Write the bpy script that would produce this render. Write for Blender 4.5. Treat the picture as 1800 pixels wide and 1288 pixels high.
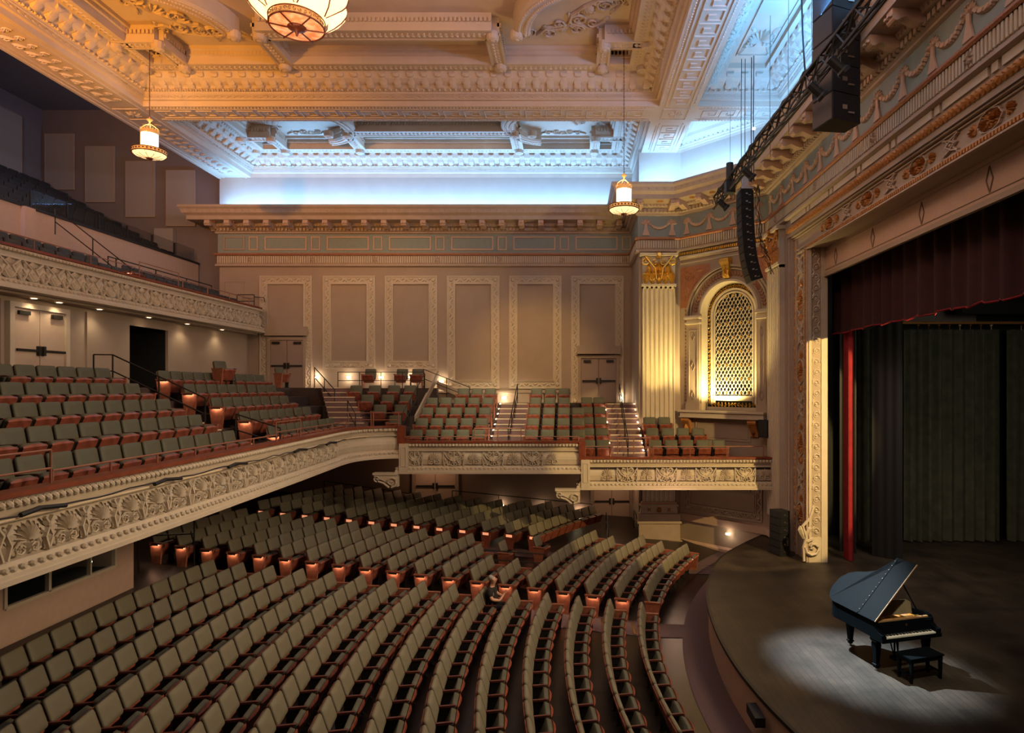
import bpy, math, random
from mathutils import Matrix, Vector
random.seed(7)
PI = math.pi
for o in list(bpy.data.objects):
    bpy.data.objects.remove(o)
S = bpy.context.scene
C = S.collection
# ---------------------------------------------------------------- camera
F, CX, CY, CZ = 1090.0, 1005.0, 682.0, 6.55
cam = bpy.data.cameras.new('camera')
cam.sensor_width = 36
cam.lens = F * 36 / 1800
cam.shift_x = -(CX - 900) / 1800
cam.shift_y = (CY - 644) / 1800
cam.clip_end = 200
cam.clip_start = 0.3
co = bpy.data.objects.new('camera', cam)
co.location = (0, 0, CZ)
co.rotation_euler = (PI / 2, 0, 0)
C.objects.link(co)
S.camera = co
# ---------------------------------------------------------------- world, exposure, lights
w = bpy.data.worlds.new('world')
S.world = w
w.use_nodes = True
w.node_tree.nodes['Background'].inputs[0].default_value = (0.9, 0.72, 0.6, 1)
w.node_tree.nodes['Background'].inputs[1].default_value = 0.018
S.view_settings.view_transform = 'Standard'
S.view_settings.look = 'None'
S.view_settings.gamma = 1
S.view_settings.exposure = 0.1
S.cycles.use_denoising = True
S.cycles.max_bounces = 6
S.cycles.diffuse_bounces = 3
S.cycles.glossy_bounces = 2
S.cycles.transparent_max_bounces = 6
S.cycles.sample_clamp_indirect = 4
S.cycles.use_adaptive_sampling = True
S.cycles.caustics_reflective = False
S.cycles.caustics_refractive = False

def look(o, tgt):
    o.rotation_euler = (Vector(tgt) - o.location).to_track_quat('-Z', 'Y').to_euler()

def light(kind, loc, tgt, power, col, sx=.1, sy=None, spot=None, blend=.4, name='unseen_light', spread=None):  # lamps that have no fixture in the scene take the default name
    l = bpy.data.lights.new(name, kind)
    l.energy = power
    l.color = col
    if kind == 'AREA':
        l.shape = 'RECTANGLE'
        l.size = sx
        l.size_y = sy or sx
        if spread: l.spread = math.radians(spread)
    else:
        l.shadow_soft_size = sx
    if kind == 'SPOT':
        l.spot_size = math.radians(spot)
        l.spot_blend = blend
    o = bpy.data.objects.new(name, l)
    o.location = loc
    C.objects.link(o)
    look(o, tgt)
    return o

BLUE = (.19, .49, 1.0)
WARM = (1.0, .62, .30)
AMB = (1.0, .55, .20)
# cove strips that lie on top of the cornice and shine up the wall behind and into the coffers
light('AREA', (-6.9, 28.92, 15.0), (-6.9, 29.75, 17.2), 860, BLUE, 19, .12, name='cove_light')
light('AREA', (-6.9, 28.6, 15.0), (-6.9, 26.6, 18.0), 430, BLUE, 19, .3, name='cove_light')
light('AREA', (3.6, 25.6, 15.02), (3.7, 26.9, 17.2), 110, BLUE, 1.8, .18, name='cove_light')
light('AREA', (5.55, 24.35, 15.02), (6.4, 25.3, 17.2), 190, BLUE, 3.0, .18, name='cove_light')
light('AREA', (6.75, 15.0, 15.02), (7.8, 15.0, 17.6), 520, (.13, .44, 1), 15, .18, name='cove_light')
light('AREA', (6.7, 16.0, 15.0), (5.4, 16.6, 18.0), 1250, (.10, .42, 1), 13, .3, name='cove_light')
# added unseen warm lights without fixtures, aimed up at the main ceiling
light('SPOT', (-14.5, 11.0, 13.6), (-14.0, 21.0, 17.0), 4200, (1, .40, .03), .15, spot=75, blend=.9)
light('SPOT', (6.2, 9.0, 14.6), (-3.5, 20.3, 17.6), 1000, (1, .43, .14), .12, spot=62, blend=.15)
light('AREA', (-5.5, 12.0, 12.6), (-5.5, 19.5, 17.6), 230, (1, .50, .25), 9, 1.2)
# general house wash: unseen fill added to brighten seats and walls
light('AREA', (-2.0, 11.0, 16.2), (-4.5, 17.0, 0), 300, (1, .70, .42), 9, 5)
light('AREA', (6.6, 11.0, 9.6), (-10.0, 14.5, 1.5), 420, (1, .74, .45), 2, 3, spread=110)
light('AREA', (5.5, 6.0, 15.0), (3, 29, 8), 150, (1, .66, .46), 4, 3)
light('SPOT', (-17.0, 12.0, 15.0), (-22.0, 30.0, 16.0), 900, (.85, .72, .95), .5, spot=90, blend=.9)  # added unseen light to lift the dark rear balcony wall
# wall washes on the far wall
light('SPOT', (-1.0, 20.0, 15.9), (-1.9, 29.4, 7.0), 2300, (1, .60, .20), .3, spot=38, blend=.95)
light('SPOT', (-7.5, 20.0, 15.9), (-8.0, 29.4, 8.5), 900, (1, .66, .36), .3, spot=66, blend=.9)
light('SPOT', (-2.0, 13.0, 16.0), (-3.2, 25.8, 5.4), 6500, (1, .84, .48), .3, spot=26, blend=.8)  # added unseen spot to brighten the upper box seats
light('POINT', (1.9, 27.6, 2.5), (0, 0, 0), 28, (1, .62, .35), .3)  # points from here added as fill for dark walls below boxes and mezzanine
light('POINT', (-6.5, 28.2, 3.2), (0, 0, 0), 26, (1, .55, .3), .3)
light('POINT', (3.6, 21.5, 2.3), (0, 0, 0), 45, (1, .60, .42), .5)
light('POINT', (-13.2, 20.5, 3.5), (0, 0, 0), 18, (1, .6, .4), .3)
# pier, grille and reveal uplights
light('SPOT', (3.35, 24.9, 4.9), (3.72, 26.2, 9.5), 950, (1, .72, .20), .08, spot=50, blend=.9)
light('SPOT', (5.75, 24.62, 5.85), (6.1, 25.3, 9.0), 1000, (1, .76, .28), .06, spot=150, blend=.6)
light('SPOT', (10.4, 11.6, 8.75), (6.74, 19.8, 5.1), 5200, (1, .68, .24), .04, spot=43, blend=.12)
light('SPOT', (2.0, 16.0, 15.0), (7.2, 12.0, 12.6), 200, (1, .50, .32), .8, spot=120, blend=.8)
light('SPOT', (-1.0, 7.0, 15.5), (7.6, 18.5, 7.5), 600, (1, .62, .46), .4, spot=60, blend=.9)
# piano special and stage wash
light('SPOT', (0.5, 19.5, 15.8), (5.9, 12.6, 1.0), 62000, (.74, .90, 1.0), .12, spot=13.5, blend=1.0)
light('SPOT', (5.0, 5.0, 15.0), (7.0, 12.6, 1.4), 4200, (1, .9, .66), .2, spot=16, blend=.9)
light('AREA', (11.0, 12.5, 8.6), (13.6, 22.6, 3.5), 45, (.95, .86, .62), 2, 2, spread=100)
light('AREA', (10.5, 17.0, 9.0), (9.5, 19.5, .9), 40, (1, .8, .6), 1.5, 1.5, spread=90)

# ---------------------------------------------------------------- materials
def mat(name, col, rough=.6, metal=0.0, var=.12, scale=6.0, bump=0.0, emit=None, es=0.0, bscale=None, alpha=None, trans=0):
    m = bpy.data.materials.new(name)
    m.use_nodes = True
    n = m.node_tree.nodes
    l = m.node_tree.links
    b = n['Principled BSDF']
    b.inputs['Roughness'].default_value = rough
    b.inputs['Metallic'].default_value = metal
    if trans:
        b.inputs['Transmission Weight'].default_value = trans
    if emit:
        b.inputs['Emission Color'].default_value = (*emit, 1)
        b.inputs['Emission Strength'].default_value = es
    tc = n.new('ShaderNodeTexCoord')
    nz = n.new('ShaderNodeTexNoise')
    nz.inputs['Scale'].default_value = scale
    nz.inputs['Detail'].default_value = 4
    l.new(tc.outputs['Object'], nz.inputs['Vector'])
    if var:
        r = n.new('ShaderNodeValToRGB')
        e = r.color_ramp.elements
        e[0].position = .3
        e[1].position = .7
        e[0].color = (*[c * (1 - var) for c in col], 1)
        e[1].color = (*[min(1, c * (1 + var)) for c in col], 1)
        l.new(nz.outputs['Fac'], r.inputs['Fac'])
        l.new(r.outputs['Color'], b.inputs['Base Color'])
    else:
        b.inputs['Base Color'].default_value = (*col, 1)
    if bump:
        n2 = n.new('ShaderNodeTexNoise')
        n2.inputs['Scale'].default_value = bscale or scale * 8
        l.new(tc.outputs['Object'], n2.inputs['Vector'])
        bp = n.new('ShaderNodeBump')
        bp.inputs['Strength'].default_value = bump
        bp.inputs['Distance'].default_value = .01
        l.new(n2.outputs['Fac'], bp.inputs['Height'])
        l.new(bp.outputs['Normal'], b.inputs['Normal'])
    return m

M = {}
M['wall'] = mat('mauve_wall_paint', (.39, .30, .235), .75, var=.04, scale=1.5, bump=.05)
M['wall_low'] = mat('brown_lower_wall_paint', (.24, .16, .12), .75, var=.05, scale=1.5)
M['wall_grey'] = mat('grey_violet_wall_paint', (.20, .165, .165), .8, var=.04, scale=1.5)
M['dark_ceiling'] = mat('dark_ceiling_paint', (.16, .14, .14), .9, var=.05)
M['panel'] = mat('acoustic_fabric', (.33, .29, .27), .9, var=.05, scale=20, bump=.1)
M['plaster'] = mat('ivory_plaster', (.58, .49, .39), .65, var=.05, scale=3, bump=.05)
M['ceil'] = mat('ceiling_plaster', (.55, .42, .315), .7, var=.05, scale=2, bump=.05)
M['peach'] = mat('peach_paint', (.55, .38, .30), .7, var=.04)
M['cornice'] = mat('cornice_plaster', (.46, .35, .28), .7, var=.06, scale=3)
M['frieze'] = mat('blue_grey_frieze_paint', (.26, .31, .30), .75, var=.05)
M['terra'] = mat('terracotta_gilding', (.42, .18, .10), .5, metal=.3, var=.25, scale=25)
M['gold'] = mat('gilded_plaster', (.85, .50, .10), .34, metal=.8, var=.25, scale=18)
M['oldgold'] = mat('dull_gilding', (.50, .22, .07), .6, metal=.35, var=.3, scale=20)
M['wood'] = mat('mahogany', (.25, .068, .042), .38, var=.3, scale=9)
M['armwood'] = mat('dark_mahogany', (.11, .03, .024), .45, var=.2, scale=9)
M['endwood'] = mat('end_panel_mahogany', (.30, .10, .06), .45, var=.25, scale=9)
M['padu'] = mat('charcoal_upholstery', (.04, .042, .042), .65, var=.1)
M['panelglow'] = mat('lamplit_panel_glow', (1, .6, .4), emit=(1, .36, .18), es=.7, var=0)  # low emission stands for lamplight on the far end panels
M['capwood'] = mat('mahogany_rail', (.20, .045, .022), .4, var=.25, scale=5)
M['pad'] = mat('olive_upholstery', (.17, .15, .105), .62, var=.07, scale=5, bump=.15, bscale=150)
M['cush'] = mat('dark_green_upholstery', (.085, .085, .062), .6, var=.1, scale=6)
M['padm'] = mat('green_upholstery', (.088, .088, .062), .62, var=.07, scale=5, bump=.15, bscale=150)
M['padd'] = mat('black_upholstery', (.03, .03, .034), .7, var=.1)
M['iron'] = mat('black_iron', (.03, .027, .025), .5, metal=.5, var=.1)
M['rail'] = mat('bronze_painted_rail', (.34, .15, .10), .45, metal=.4, var=.1)
M['black'] = mat('matte_black', (.012, .012, .014), .6, var=.1)
M['spk'] = mat('black_speaker_paint', (.005, .006, .009), .6, var=.15, scale=12)
M['silver'] = mat('bright_metal', (.6, .6, .6), .3, metal=1, var=.05)
M['tread'] = mat('mauve_carpet', (.20, .12, .13), .95, var=.15, scale=30)
M['nosing'] = mat('pale_nosing', (.75, .62, .45), .5, var=.03)
M['riser'] = mat('dark_riser', (.05, .03, .03), .8, var=.1)
M['floor'] = mat('dark_house_floor', (.018, .012, .011), .34, var=.3, scale=2)
M['carpet'] = mat('aisle_carpet', (.10, .06, .065), .95, var=.12, scale=40)
M['door'] = mat('cream_door', (.56, .42, .33), .5, var=.03)
M['doorl'] = mat('mauve_door', (.34, .25, .22), .5, var=.03)
M['red'] = mat('red_velvet', (.28, .012, .02), .8, var=.2, scale=4)
M['redd'] = mat('oxblood_velvet', (.032, .004, .007), .85, var=.2, scale=4)
M['green'] = mat('olive_drape', (.075, .075, .05), .85, var=.25, scale=3)
M['piano'] = mat('black_piano_lacquer', (.003, .0045, .0055), .5, var=.1)
M['piano'].node_tree.nodes['Principled BSDF'].inputs['Specular IOR Level'].default_value = .03
M['pianow'] = mat('piano_edge_wood', (.45, .25, .11), .4, var=.15)
M['screw'] = mat('hinge_screws', (.25, .25, .25), .5, metal=.5, var=0)
M['desk'] = mat('lit_music_desk', (.24, .19, .11), .45, var=.1)  # bronze tone stands in for light reflected by the desk
M['brass'] = mat('brass', (.75, .48, .15), .35, metal=1, var=.1)
M['ivory'] = mat('white_keys', (.85, .82, .72), .3, var=.02)
M['skin'] = mat('skin', (.62, .33, .23), .5, var=.08)
M['shirt'] = mat('dark_tshirt', (.02, .018, .018), .85, var=.1)
M['trous'] = mat('black_trousers', (.012, .012, .014), .85, var=.1)
M['hair'] = mat('grey_hair', (.33, .29, .26), .8, var=.25, scale=40)
M['stepled'] = mat('step_led', (1, .8, .5), emit=(1, .72, .42), es=14, var=0)
M['aisled'] = mat('aisle_lamp', (1, .8, .5), emit=(1, .66, .40), es=60, var=0)
M['bulb'] = mat('white_lamp', (1, .9, .7), emit=(1, .80, .52), es=28, var=0)
M['cbulb'] = mat('ceiling_lamp', (1, .95, .9), emit=(.9, .95, 1), es=25, var=0)
M['shade'] = mat('glowing_parchment', (1, .8, .5), emit=(1, .62, .27), es=1.6, var=0)
M['mica'] = mat('amber_mica', (.8, .4, .2), emit=(1, .36, .13), es=.5, var=0)
M['lgold'] = mat('glowing_lamp_gilding', (.35, .15, .05), .4, metal=.5, emit=(1, .45, .12), es=.5, var=0)  # emission stands in for lamplight on the gilt metal
M['lbronze'] = mat('lamp_bronze', (.12, .035, .02), .45, metal=.4, var=.2)

def panes(name, col, rough):
    m = mat(name, col, rough, var=0)
    n = m.node_tree.nodes; l = m.node_tree.links
    t = n.new('ShaderNodeBsdfTransparent'); mx = n.new('ShaderNodeMixShader')
    mx.inputs[0].default_value = .22
    l.new(t.outputs[0], mx.inputs[1]); l.new(n['Principled BSDF'].outputs[0], mx.inputs[2])
    l.new(mx.outputs[0], n['Material Output'].inputs['Surface'])
    return m
M['glass'] = panes('rail_glass', (.01, .015, .02), .03)

# mica gets mottling
def mottle(m, c1, c2, sc, st):
    n = m.node_tree.nodes; l = m.node_tree.links
    tc = n.new('ShaderNodeTexCoord'); nz = n.new('ShaderNodeTexNoise'); r = n.new('ShaderNodeValToRGB')
    nz.inputs['Scale'].default_value = sc; nz.inputs['Detail'].default_value = 6
    r.color_ramp.elements[0].position = .4; r.color_ramp.elements[1].position = .62
    r.color_ramp.elements[0].color = (*c1, 1); r.color_ramp.elements[1].color = (*c2, 1)
    l.new(tc.outputs['Object'], nz.inputs['Vector']); l.new(nz.outputs['Fac'], r.inputs['Fac'])
    l.new(r.outputs['Color'], n['Principled BSDF'].inputs['Emission Color'])
mottle(M['mica'], (.35, .06, .02), (1, .62, .3), 5, 1)

def planks(m, c1, c2, sc, rot=0, rough=.45, stains=False):
    n = m.node_tree.nodes; l = m.node_tree.links
    tc = n.new('ShaderNodeTexCoord'); mp = n.new('ShaderNodeMapping'); bk = n.new('ShaderNodeTexBrick')
    mp.inputs['Rotation'].default_value = (0, 0, rot)
    bk.inputs['Scale'].default_value = sc
    bk.inputs['Color1'].default_value = (*c1, 1); bk.inputs['Color2'].default_value = (*c2, 1)
    bk.inputs['Mortar'].default_value = (*[c * .35 for c in c1], 1)
    bk.inputs['Mortar Size'].default_value = .006
    bk.inputs['Brick Width'].default_value = 2.4; bk.inputs['Row Height'].default_value = .14
    nz = n.new('ShaderNodeTexNoise'); nz.inputs['Scale'].default_value = 1.3; nz.inputs['Detail'].default_value = 7
    mx = n.new('ShaderNodeMix'); mx.data_type = 'RGBA'; mx.blend_type = 'MULTIPLY'
    mx.inputs[0].default_value = .85
    rp = n.new('ShaderNodeValToRGB'); rp.color_ramp.elements[0].position = .3; rp.color_ramp.elements[1].position = .75
    rp.color_ramp.elements[0].color = (.3, .28, .26, 1); rp.color_ramp.elements[1].color = (1.6, 1.55, 1.5, 1)
    l.new(tc.outputs['Object'], mp.inputs['Vector']); l.new(mp.outputs['Vector'], bk.inputs['Vector'])
    l.new(tc.outputs['Object'], nz.inputs['Vector']); l.new(nz.outputs['Fac'], rp.inputs['Fac'])
    l.new(bk.outputs['Color'], mx.inputs[6]); l.new(rp.outputs['Color'], mx.inputs[7])
    l.new(mx.outputs[2], n['Principled BSDF'].inputs['Base Color'])
M['stage'] = mat('worn_stage_boards', (.1, .08, .06), .5, bump=.15, bscale=30)
planks(M['stage'], (.046, .034, .025), (.034, .026, .019), 1.0, rot=PI / 2)

# ---------------------------------------------------------------- geometry helpers
class G:
    def __init__(s):
        s.v = []; s.f = []
    def add(s, vs, fs, m=None):
        k = len(s.v)
        if m is not None:
            vs = [m @ Vector(p) for p in vs]
        s.v += [tuple(p) for p in vs]
        s.f += [tuple(i + k for i in f) for f in fs]
        return s
    def box(s, x0, x1, y0, y1, z0, z1, m=None):
        vs = [(x, y, z) for z in (z0, z1) for y in (y0, y1) for x in (x0, x1)]
        return s.add(vs, [(0, 2, 3, 1), (4, 5, 7, 6), (0, 1, 5, 4), (2, 6, 7, 3), (0, 4, 6, 2), (1, 3, 7, 5)], m)
    def loft(s, rings, m=None, closed=True, cap=True):
        n = len(rings[0]); vs = [p for r in rings for p in r]; fs = []
        for i in range(len(rings) - 1):
            for j in range(n if closed else n - 1):
                a, b = i * n + j, i * n + (j + 1) % n
                fs.append((a, b, b + n, a + n))
        if cap and closed:
            fs.append(tuple(range(n))[::-1]); fs.append(tuple(range((len(rings) - 1) * n, len(rings) * n)))
        return s.add(vs, fs, m)
    def prism(s, pts, w0, w1, m=None, plane='xz'):
        "pts in (u,v); extruded along the third axis"
        def P(u, v, t):
            return (u, t, v) if plane == 'xz' else ((u, v, t) if plane == 'xy' else (t, u, v))
        return s.loft([[P(u, v, w0) for u, v in pts], [P(u, v, w1) for u, v in pts]], m)
    def lathe(s, prof, n=16, m=None, cap=True):
        rings = [[(r * math.cos(2 * PI * k / n), r * math.sin(2 * PI * k / n), z) for k in range(n)] for r, z in prof]
        return s.loft(rings, m, cap=cap)
    def tube(s, pts, r, n=6, m=None):
        pts = [Vector(p) for p in pts]; rings = []
        up = Vector((0, 0, 1))
        for i, p in enumerate(pts):
            d = (pts[min(i + 1, len(pts) - 1)] - pts[max(i - 1, 0)])
            d = d.normalized() if d.length > 1e-9 else Vector((1, 0, 0))
            a = d.cross(up)
            if a.length < .05: a = d.cross(Vector((1, 0, 0)))
            a.normalize(); b = d.cross(a).normalized()
            rr = r[i] if isinstance(r, (list, tuple)) else r
            rings.append([tuple(p + a * rr * math.cos(2 * PI * k / n) + b * rr * math.sin(2 * PI * k / n)) for k in range(n)])
        return s.loft(rings, m)
    # relief pieces: u -> x, v -> z, raised towards -y
    def leaf(s, u, v, ang, L, W, h, m=None):
        d = (math.cos(ang), math.sin(ang)); q = (-d[1], d[0]); vs = []
        for t, ww, hh in ((0, .18, .3), (.35, .42, .9), (.72, .5, 1), (1, 0, .5)):
            bx, bz = u + d[0] * L * t, v + d[1] * L * t
            vs.append((bx, -h * hh, bz))
            vs.append((bx + q[0] * W * ww, 0, bz + q[1] * W * ww)); vs.append((bx - q[0] * W * ww, 0, bz - q[1] * W * ww))
        fs = []
        for i in range(3):
            a = i * 3; fs += [(a, a + 1, a + 4, a + 3), (a, a + 3, a + 5, a + 2)]
        return s.add(vs, fs, m)
    def spiral(s, u, v, R, turns, a0, sgn, th, h, m=None, n=None):
        n = n or int(9 * turns); pts = []; rr = []
        for i in range(n + 1):
            t = i / n; a = a0 + sgn * turns * 2 * PI * t; r = R * (1 - t) ** .8 + .02 * R
            pts.append((u + r * math.cos(a), -h * .5, v + r * math.sin(a))); rr.append(th * (1 - .45 * t))
        s.tube(pts, rr, 5, m)
        return s.disc(u, v, R * .16, h * 1.1, m)
    def disc(s, u, v, r, h, m=None, n=8):
        vs = [(u + r * math.cos(2 * PI * k / n), 0, v + r * math.sin(2 * PI * k / n)) for k in range(n)]
        vs += [(u + r * .6 * math.cos(2 * PI * k / n), -h, v + r * .6 * math.sin(2 * PI * k / n)) for k in range(n)]
        return s.add(vs, [(k, (k + 1) % n, n + (k + 1) % n, n + k) for k in range(n)] + [tuple(range(n, 2 * n))], m)
    def ribbon(s, pts, w, h, m=None):
        "raised strip along (u,v) points"
        n = len(pts); vs = []
        for i, (u, v) in enumerate(pts):
            a = pts[max(i - 1, 0)]; b = pts[min(i + 1, n - 1)]
            dx, dz = b[0] - a[0], b[1] - a[1]; L = math.hypot(dx, dz) or 1; q = (-dz / L * w / 2, dx / L * w / 2)
            vs += [(u + q[0], 0, v + q[1]), (u + q[0] * .6, -h, v + q[1] * .6), (u - q[0] * .6, -h, v - q[1] * .6), (u - q[0], 0, v - q[1])]
        fs = []
        for i in range(n - 1):
            a = i * 4; fs += [(a + j, a + j + 1, a + j + 5, a + j + 4) for j in range(3)]
        fs += [(0, 1, 2, 3), (n * 4 - 4, n * 4 - 3, n * 4 - 2, n * 4 - 1)]
        return s.add(vs, fs, m)
    def mesh(s, name='mesh', smooth=False):
        me = bpy.data.meshes.new(name)
        me.from_pydata(s.v, [], s.f)
        if smooth:
            me.polygons.foreach_set('use_smooth', [True] * len(me.polygons))
        return me

def ob(name, g, m=None, parent=None, loc=(0, 0, 0), rz=0, label=None, cat=None, group=None, kind=None, smooth=False, rot=None, sc=None):
    me = g.mesh(name, smooth) if isinstance(g, G) else g
    if m is not None and not me.materials:
        me.materials.append(M[m] if isinstance(m, str) else m)
    o = bpy.data.objects.new(name, me)
    o.location = loc
    o.rotation_euler = rot or (0, 0, rz)
    if sc: o.scale = sc
    if parent is not None: o.parent = parent
    for k, v in (('label', label), ('category', cat), ('group', group), ('kind', kind)):
        if v: o[k] = v
    C.objects.link(o)
    return o
def empty(name, loc, rz=0, label=None, cat=None, group=None, kind=None):
    o = bpy.data.objects.new(name, None)
    o.location = loc; o.rotation_euler = (0, 0, rz); o.empty_display_size = .1
    for k, v in (('label', label), ('category', cat), ('group', group), ('kind', kind)):
        if v: o[k] = v
    C.objects.link(o)
    return o
def meshof(g, m, name, smooth=False):
    me = g.mesh(name, smooth); me.materials.append(M[m]); return me

def at(x, y, Y):
    return Vector(((x - CX) / F * Y, Y, CZ + (CY - y) / F * Y))

def miters(path, closed):
    n = len(path); out = []
    def nrm(a, b):
        d = Vector((b[0] - a[0], b[1] - a[1])); d.normalize(); return Vector((d.y, -d.x))
    for i in range(n):
        if closed or 0 < i < n - 1:
            n1 = nrm(path[i - 1], path[i]); n2 = nrm(path[i], path[(i + 1) % n])
        elif i == 0: n1 = n2 = nrm(path[0], path[1])
        else: n1 = n2 = nrm(path[-2], path[-1])
        out.append((n1 + n2) / max(.25, 1 + n1.dot(n2)))
    return out
def sweep(g, path, prof, closed=False, solid=False):
    "profile points (d, z): d is measured to the right of the direction of travel"
    mt = miters(path, closed); rings = []
    for d, z in prof:
        rings.append([(p[0] + m.x * d, p[1] + m.y * d, z) for p, m in zip(path, mt)])
    n = len(path); vs = [p for r in rings for p in r]; fs = []
    for i in range(len(prof) - 1):
        for j in range(n if closed else n - 1):
            k = (j + 1) % n
            fs.append((i * n + j, i * n + k, (i + 1) * n + k, (i + 1) * n + j))
    if not closed and len(prof) > 2:
        fs.append(tuple(i * n for i in range(len(prof))))
        fs.append(tuple(i * n + n - 1 for i in range(len(prof))))
    g.add(vs, fs)
    return g
def walk(path, step, off=0.0, closed=False, margin=None, segs=None):
    "evenly spaced stations on every straight run: (x, y, rotation) with local -y outwards"
    out = []; n = len(path)
    mt = miters(path, closed)
    for i in range(n if closed else n - 1):
        if segs is not None and i not in segs: continue
        j = (i + 1) % n
        a = Vector(path[i]) + mt[i] * off; b = Vector(path[j]) + mt[j] * off
        d = b - a; L = d.length
        mg = step / 2 if margin is None else margin
        k = max(1, int(round((L - 2 * mg) / step)))
        if L < step * .7: continue
        d.normalize()
        ang = math.atan2(d.y, d.x)
        for q in range(k + 1):
            t = mg + (L - 2 * mg) * q / k
            p = a + d * t
            out.append((p.x, p.y, ang))
    return out
# ================================================================ ROOM SHELL
XL, XR, YF, YP, YA, XP = -16.7, 2.85, 29.4, 26.3, 23.5, 7.45
XA = 4.62
ZC = 16.53                       # underside of the ceiling bands
WP = [(XL, 30.0), (XL, YF), (XR, YF), (XR, YP), (XA, YP), (XP, YA), (XP, 3.0)]
ANG = math.atan2(YA - YP, XP - XA)
LA = math.hypot(YA - YP, XP - XA)

g = G()
sweep(g, WP[:5], [(0, 3.45), (0, ZC)])
wall_far = ob('wall_far', g, 'wall', kind='structure')
g = G(); sweep(g, WP[1:5], [(0, -.3), (0, 3.45)]); sweep(g, [(-25.6, 29.4), (XL, 29.4)], [(0, -.3), (0, 6.5)])
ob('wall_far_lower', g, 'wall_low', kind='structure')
g = G(); sweep(g, [(-25.6, 3), (-25.6, 30.0), (XL, 30.0)], [(0, 6.5), (0, 20.0)])
wall_back = ob('wall_back', g, 'wall_grey', kind='structure')
g = G(); g.add([(-25.6, 3, 20), (-15.6, 3, 20), (-15.6, 30, 20), (-25.6, 30, 20)], [(0, 1, 2, 3)])
ob('ceiling_rear', g, 'dark_ceiling', kind='structure')
# angled wall with the arched opening (local x along the wall, +y into it)
TL, TR, ZS, ZSP = 1.03, 3.53, 5.64, 9.55
TC, RA = (TL + TR) / 2, (TR - TL) / 2
g = G()
g.add([(0, 0, -.3), (TL, 0, -.3), (TL, 0, ZC), (0, 0, ZC)], [(0, 1, 2, 3)])
g.add([(TR, 0, -.3), (LA, 0, -.3), (LA, 0, ZC), (TR, 0, ZC)], [(0, 1, 2, 3)])
g.add([(TL, 0, -.3), (TR, 0, -.3), (TR, 0, ZS), (TL, 0, ZS)], [(0, 1, 2, 3)])
arc = [(TC - RA * math.cos(PI * k / 24), ZSP + RA * math.sin(PI * k / 24)) for k in range(25)]
vs = [(t, 0, z) for t, z in arc] + [(t, 0, ZC) for t, z in arc]
g.add(vs, [(k, k + 1, 26 + k, 25 + k) for k in range(24)])
wall_angled = ob('wall_angled', g, 'wall', loc=(XA, YP, 0), rz=ANG, kind='structure')
g = G(); op = [(TL, ZS)] + arc + [(TR, ZS)]
g.add([(t, 0, z) for t, z in op] + [(t, .5, z) for t, z in op], [(k, k + 1, k + 1 + len(op), k + len(op)) for k in range(len(op) - 1)] + [(len(op) - 1, 0, len(op), 2 * len(op) - 1)])
ob('reveal', g, 'plaster', wall_angled)
g = G(); g.box(TL - .3, TR + .3, 1.3, 1.35, 5, 11.5); g.box(TL - .3, TL, .5, 1.3, 5, 11.5); g.box(TR, TR + .3, .5, 1.3, 5, 11.5)
ob('grille_chamber', g, 'black', wall_angled)

# proscenium wall
g = G(); sweep(g, [(XP, YA), (XP, 21.45)], [(0, -.3), (0, ZC)])
g.add([(XP, 21.45, 11.7), (XP, 3, 11.7), (XP, 3, ZC), (XP, 21.45, ZC)], [(0, 1, 2, 3)])
g.add([(XP, 21.45, .9), (8.3, 21.45, .9), (8.3, 21.45, ZC), (XP, 21.45, ZC)], [(0, 1, 2, 3)])
wall_prosc = ob('wall_proscenium', g, 'wall', kind='structure')
YJ, YO = 19.95, 21.45            # opening edge and outer edge of the frame
g = G()
g.box(7.62, 8.2, YJ, YO, .95, 11.05)
g.box(7.62, 8.2, 3, YO, 11.05, 11.72)
ob('frame_core', g, 'wall', wall_prosc)
g = G(); g.box(8.16, 8.24, 3, YJ, 10.2, 11.05); ob('lintel_board', g, 'peach', wall_prosc)
g = G(); g.box(8.1, 8.2, 3, YJ, 10.12, 10.24)
g.box(8.14, 8.165, 3, YJ, 10.34, 10.355); g.box(8.14, 8.165, 3, YJ, 10.93, 10.945)
ob('lintel_moulding', g, 'wall', wall_prosc)
dm = G(); dm.ribbon([(0, -.26), (.1, 0), (0, .26), (-.1, 0), (0, -.26)], .03, .02); dm = meshof(dm, 'wall_low', 'diamond')
for k in range(7): ob('diamond', dm, None, wall_prosc, loc=(8.16, 19.15 - 2.35 * k, 10.62), rz=-PI / 2)
# jamb face towards the house: a smooth strip and a strip of running scrolls
g = G(); g.box(8.02, 8.22, YJ - .03, YJ + .05, .95, 11.05); g.box(7.62, 7.70, YJ - .04, YJ + .02, 1.7, 11.05)
g.box(7.62, 8.2, YJ - .02, YJ, .95, 1.75)
ob('jamb_face', g, 'plaster', wall_prosc)
sp = G(); sp.spiral(0, 0, .12, 1.4, 0, 1, .02, .03); sp.disc(0, 0, .04, .03); sp.leaf(.05, .16, 1.1, .16, .06, .03); sp.leaf(-.05, -.16, 4.2, .16, .06, .03)
spm = meshof(sp, 'plaster', 'running_scroll')
for k in range(27): ob('running_scroll', spm, None, wall_prosc, loc=(7.86, YJ, 1.95 + .34 * k), rz=0 if k % 2 else 0, sc=(1 if k % 2 else -1, 1, 1))
# plinth scroll at the foot of the jamb
g = G(); g.spiral(0, 0, .3, 1.5, PI / 2, 1, .055, .07); g.ribbon([(-.28, -.42), (-.3, 0), (-.2, .34), (-.32, .7), (-.1, .95), (.02, 1.3)], .1, .05)
g.leaf(-.28, .3, 1.9, .45, .2, .06); g.leaf(-.2, .35, 1.2, .4, .16, .06)
ob('foot_scroll', g, 'plaster', wall_prosc, loc=(7.74, YJ - .03, 1.42))

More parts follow.
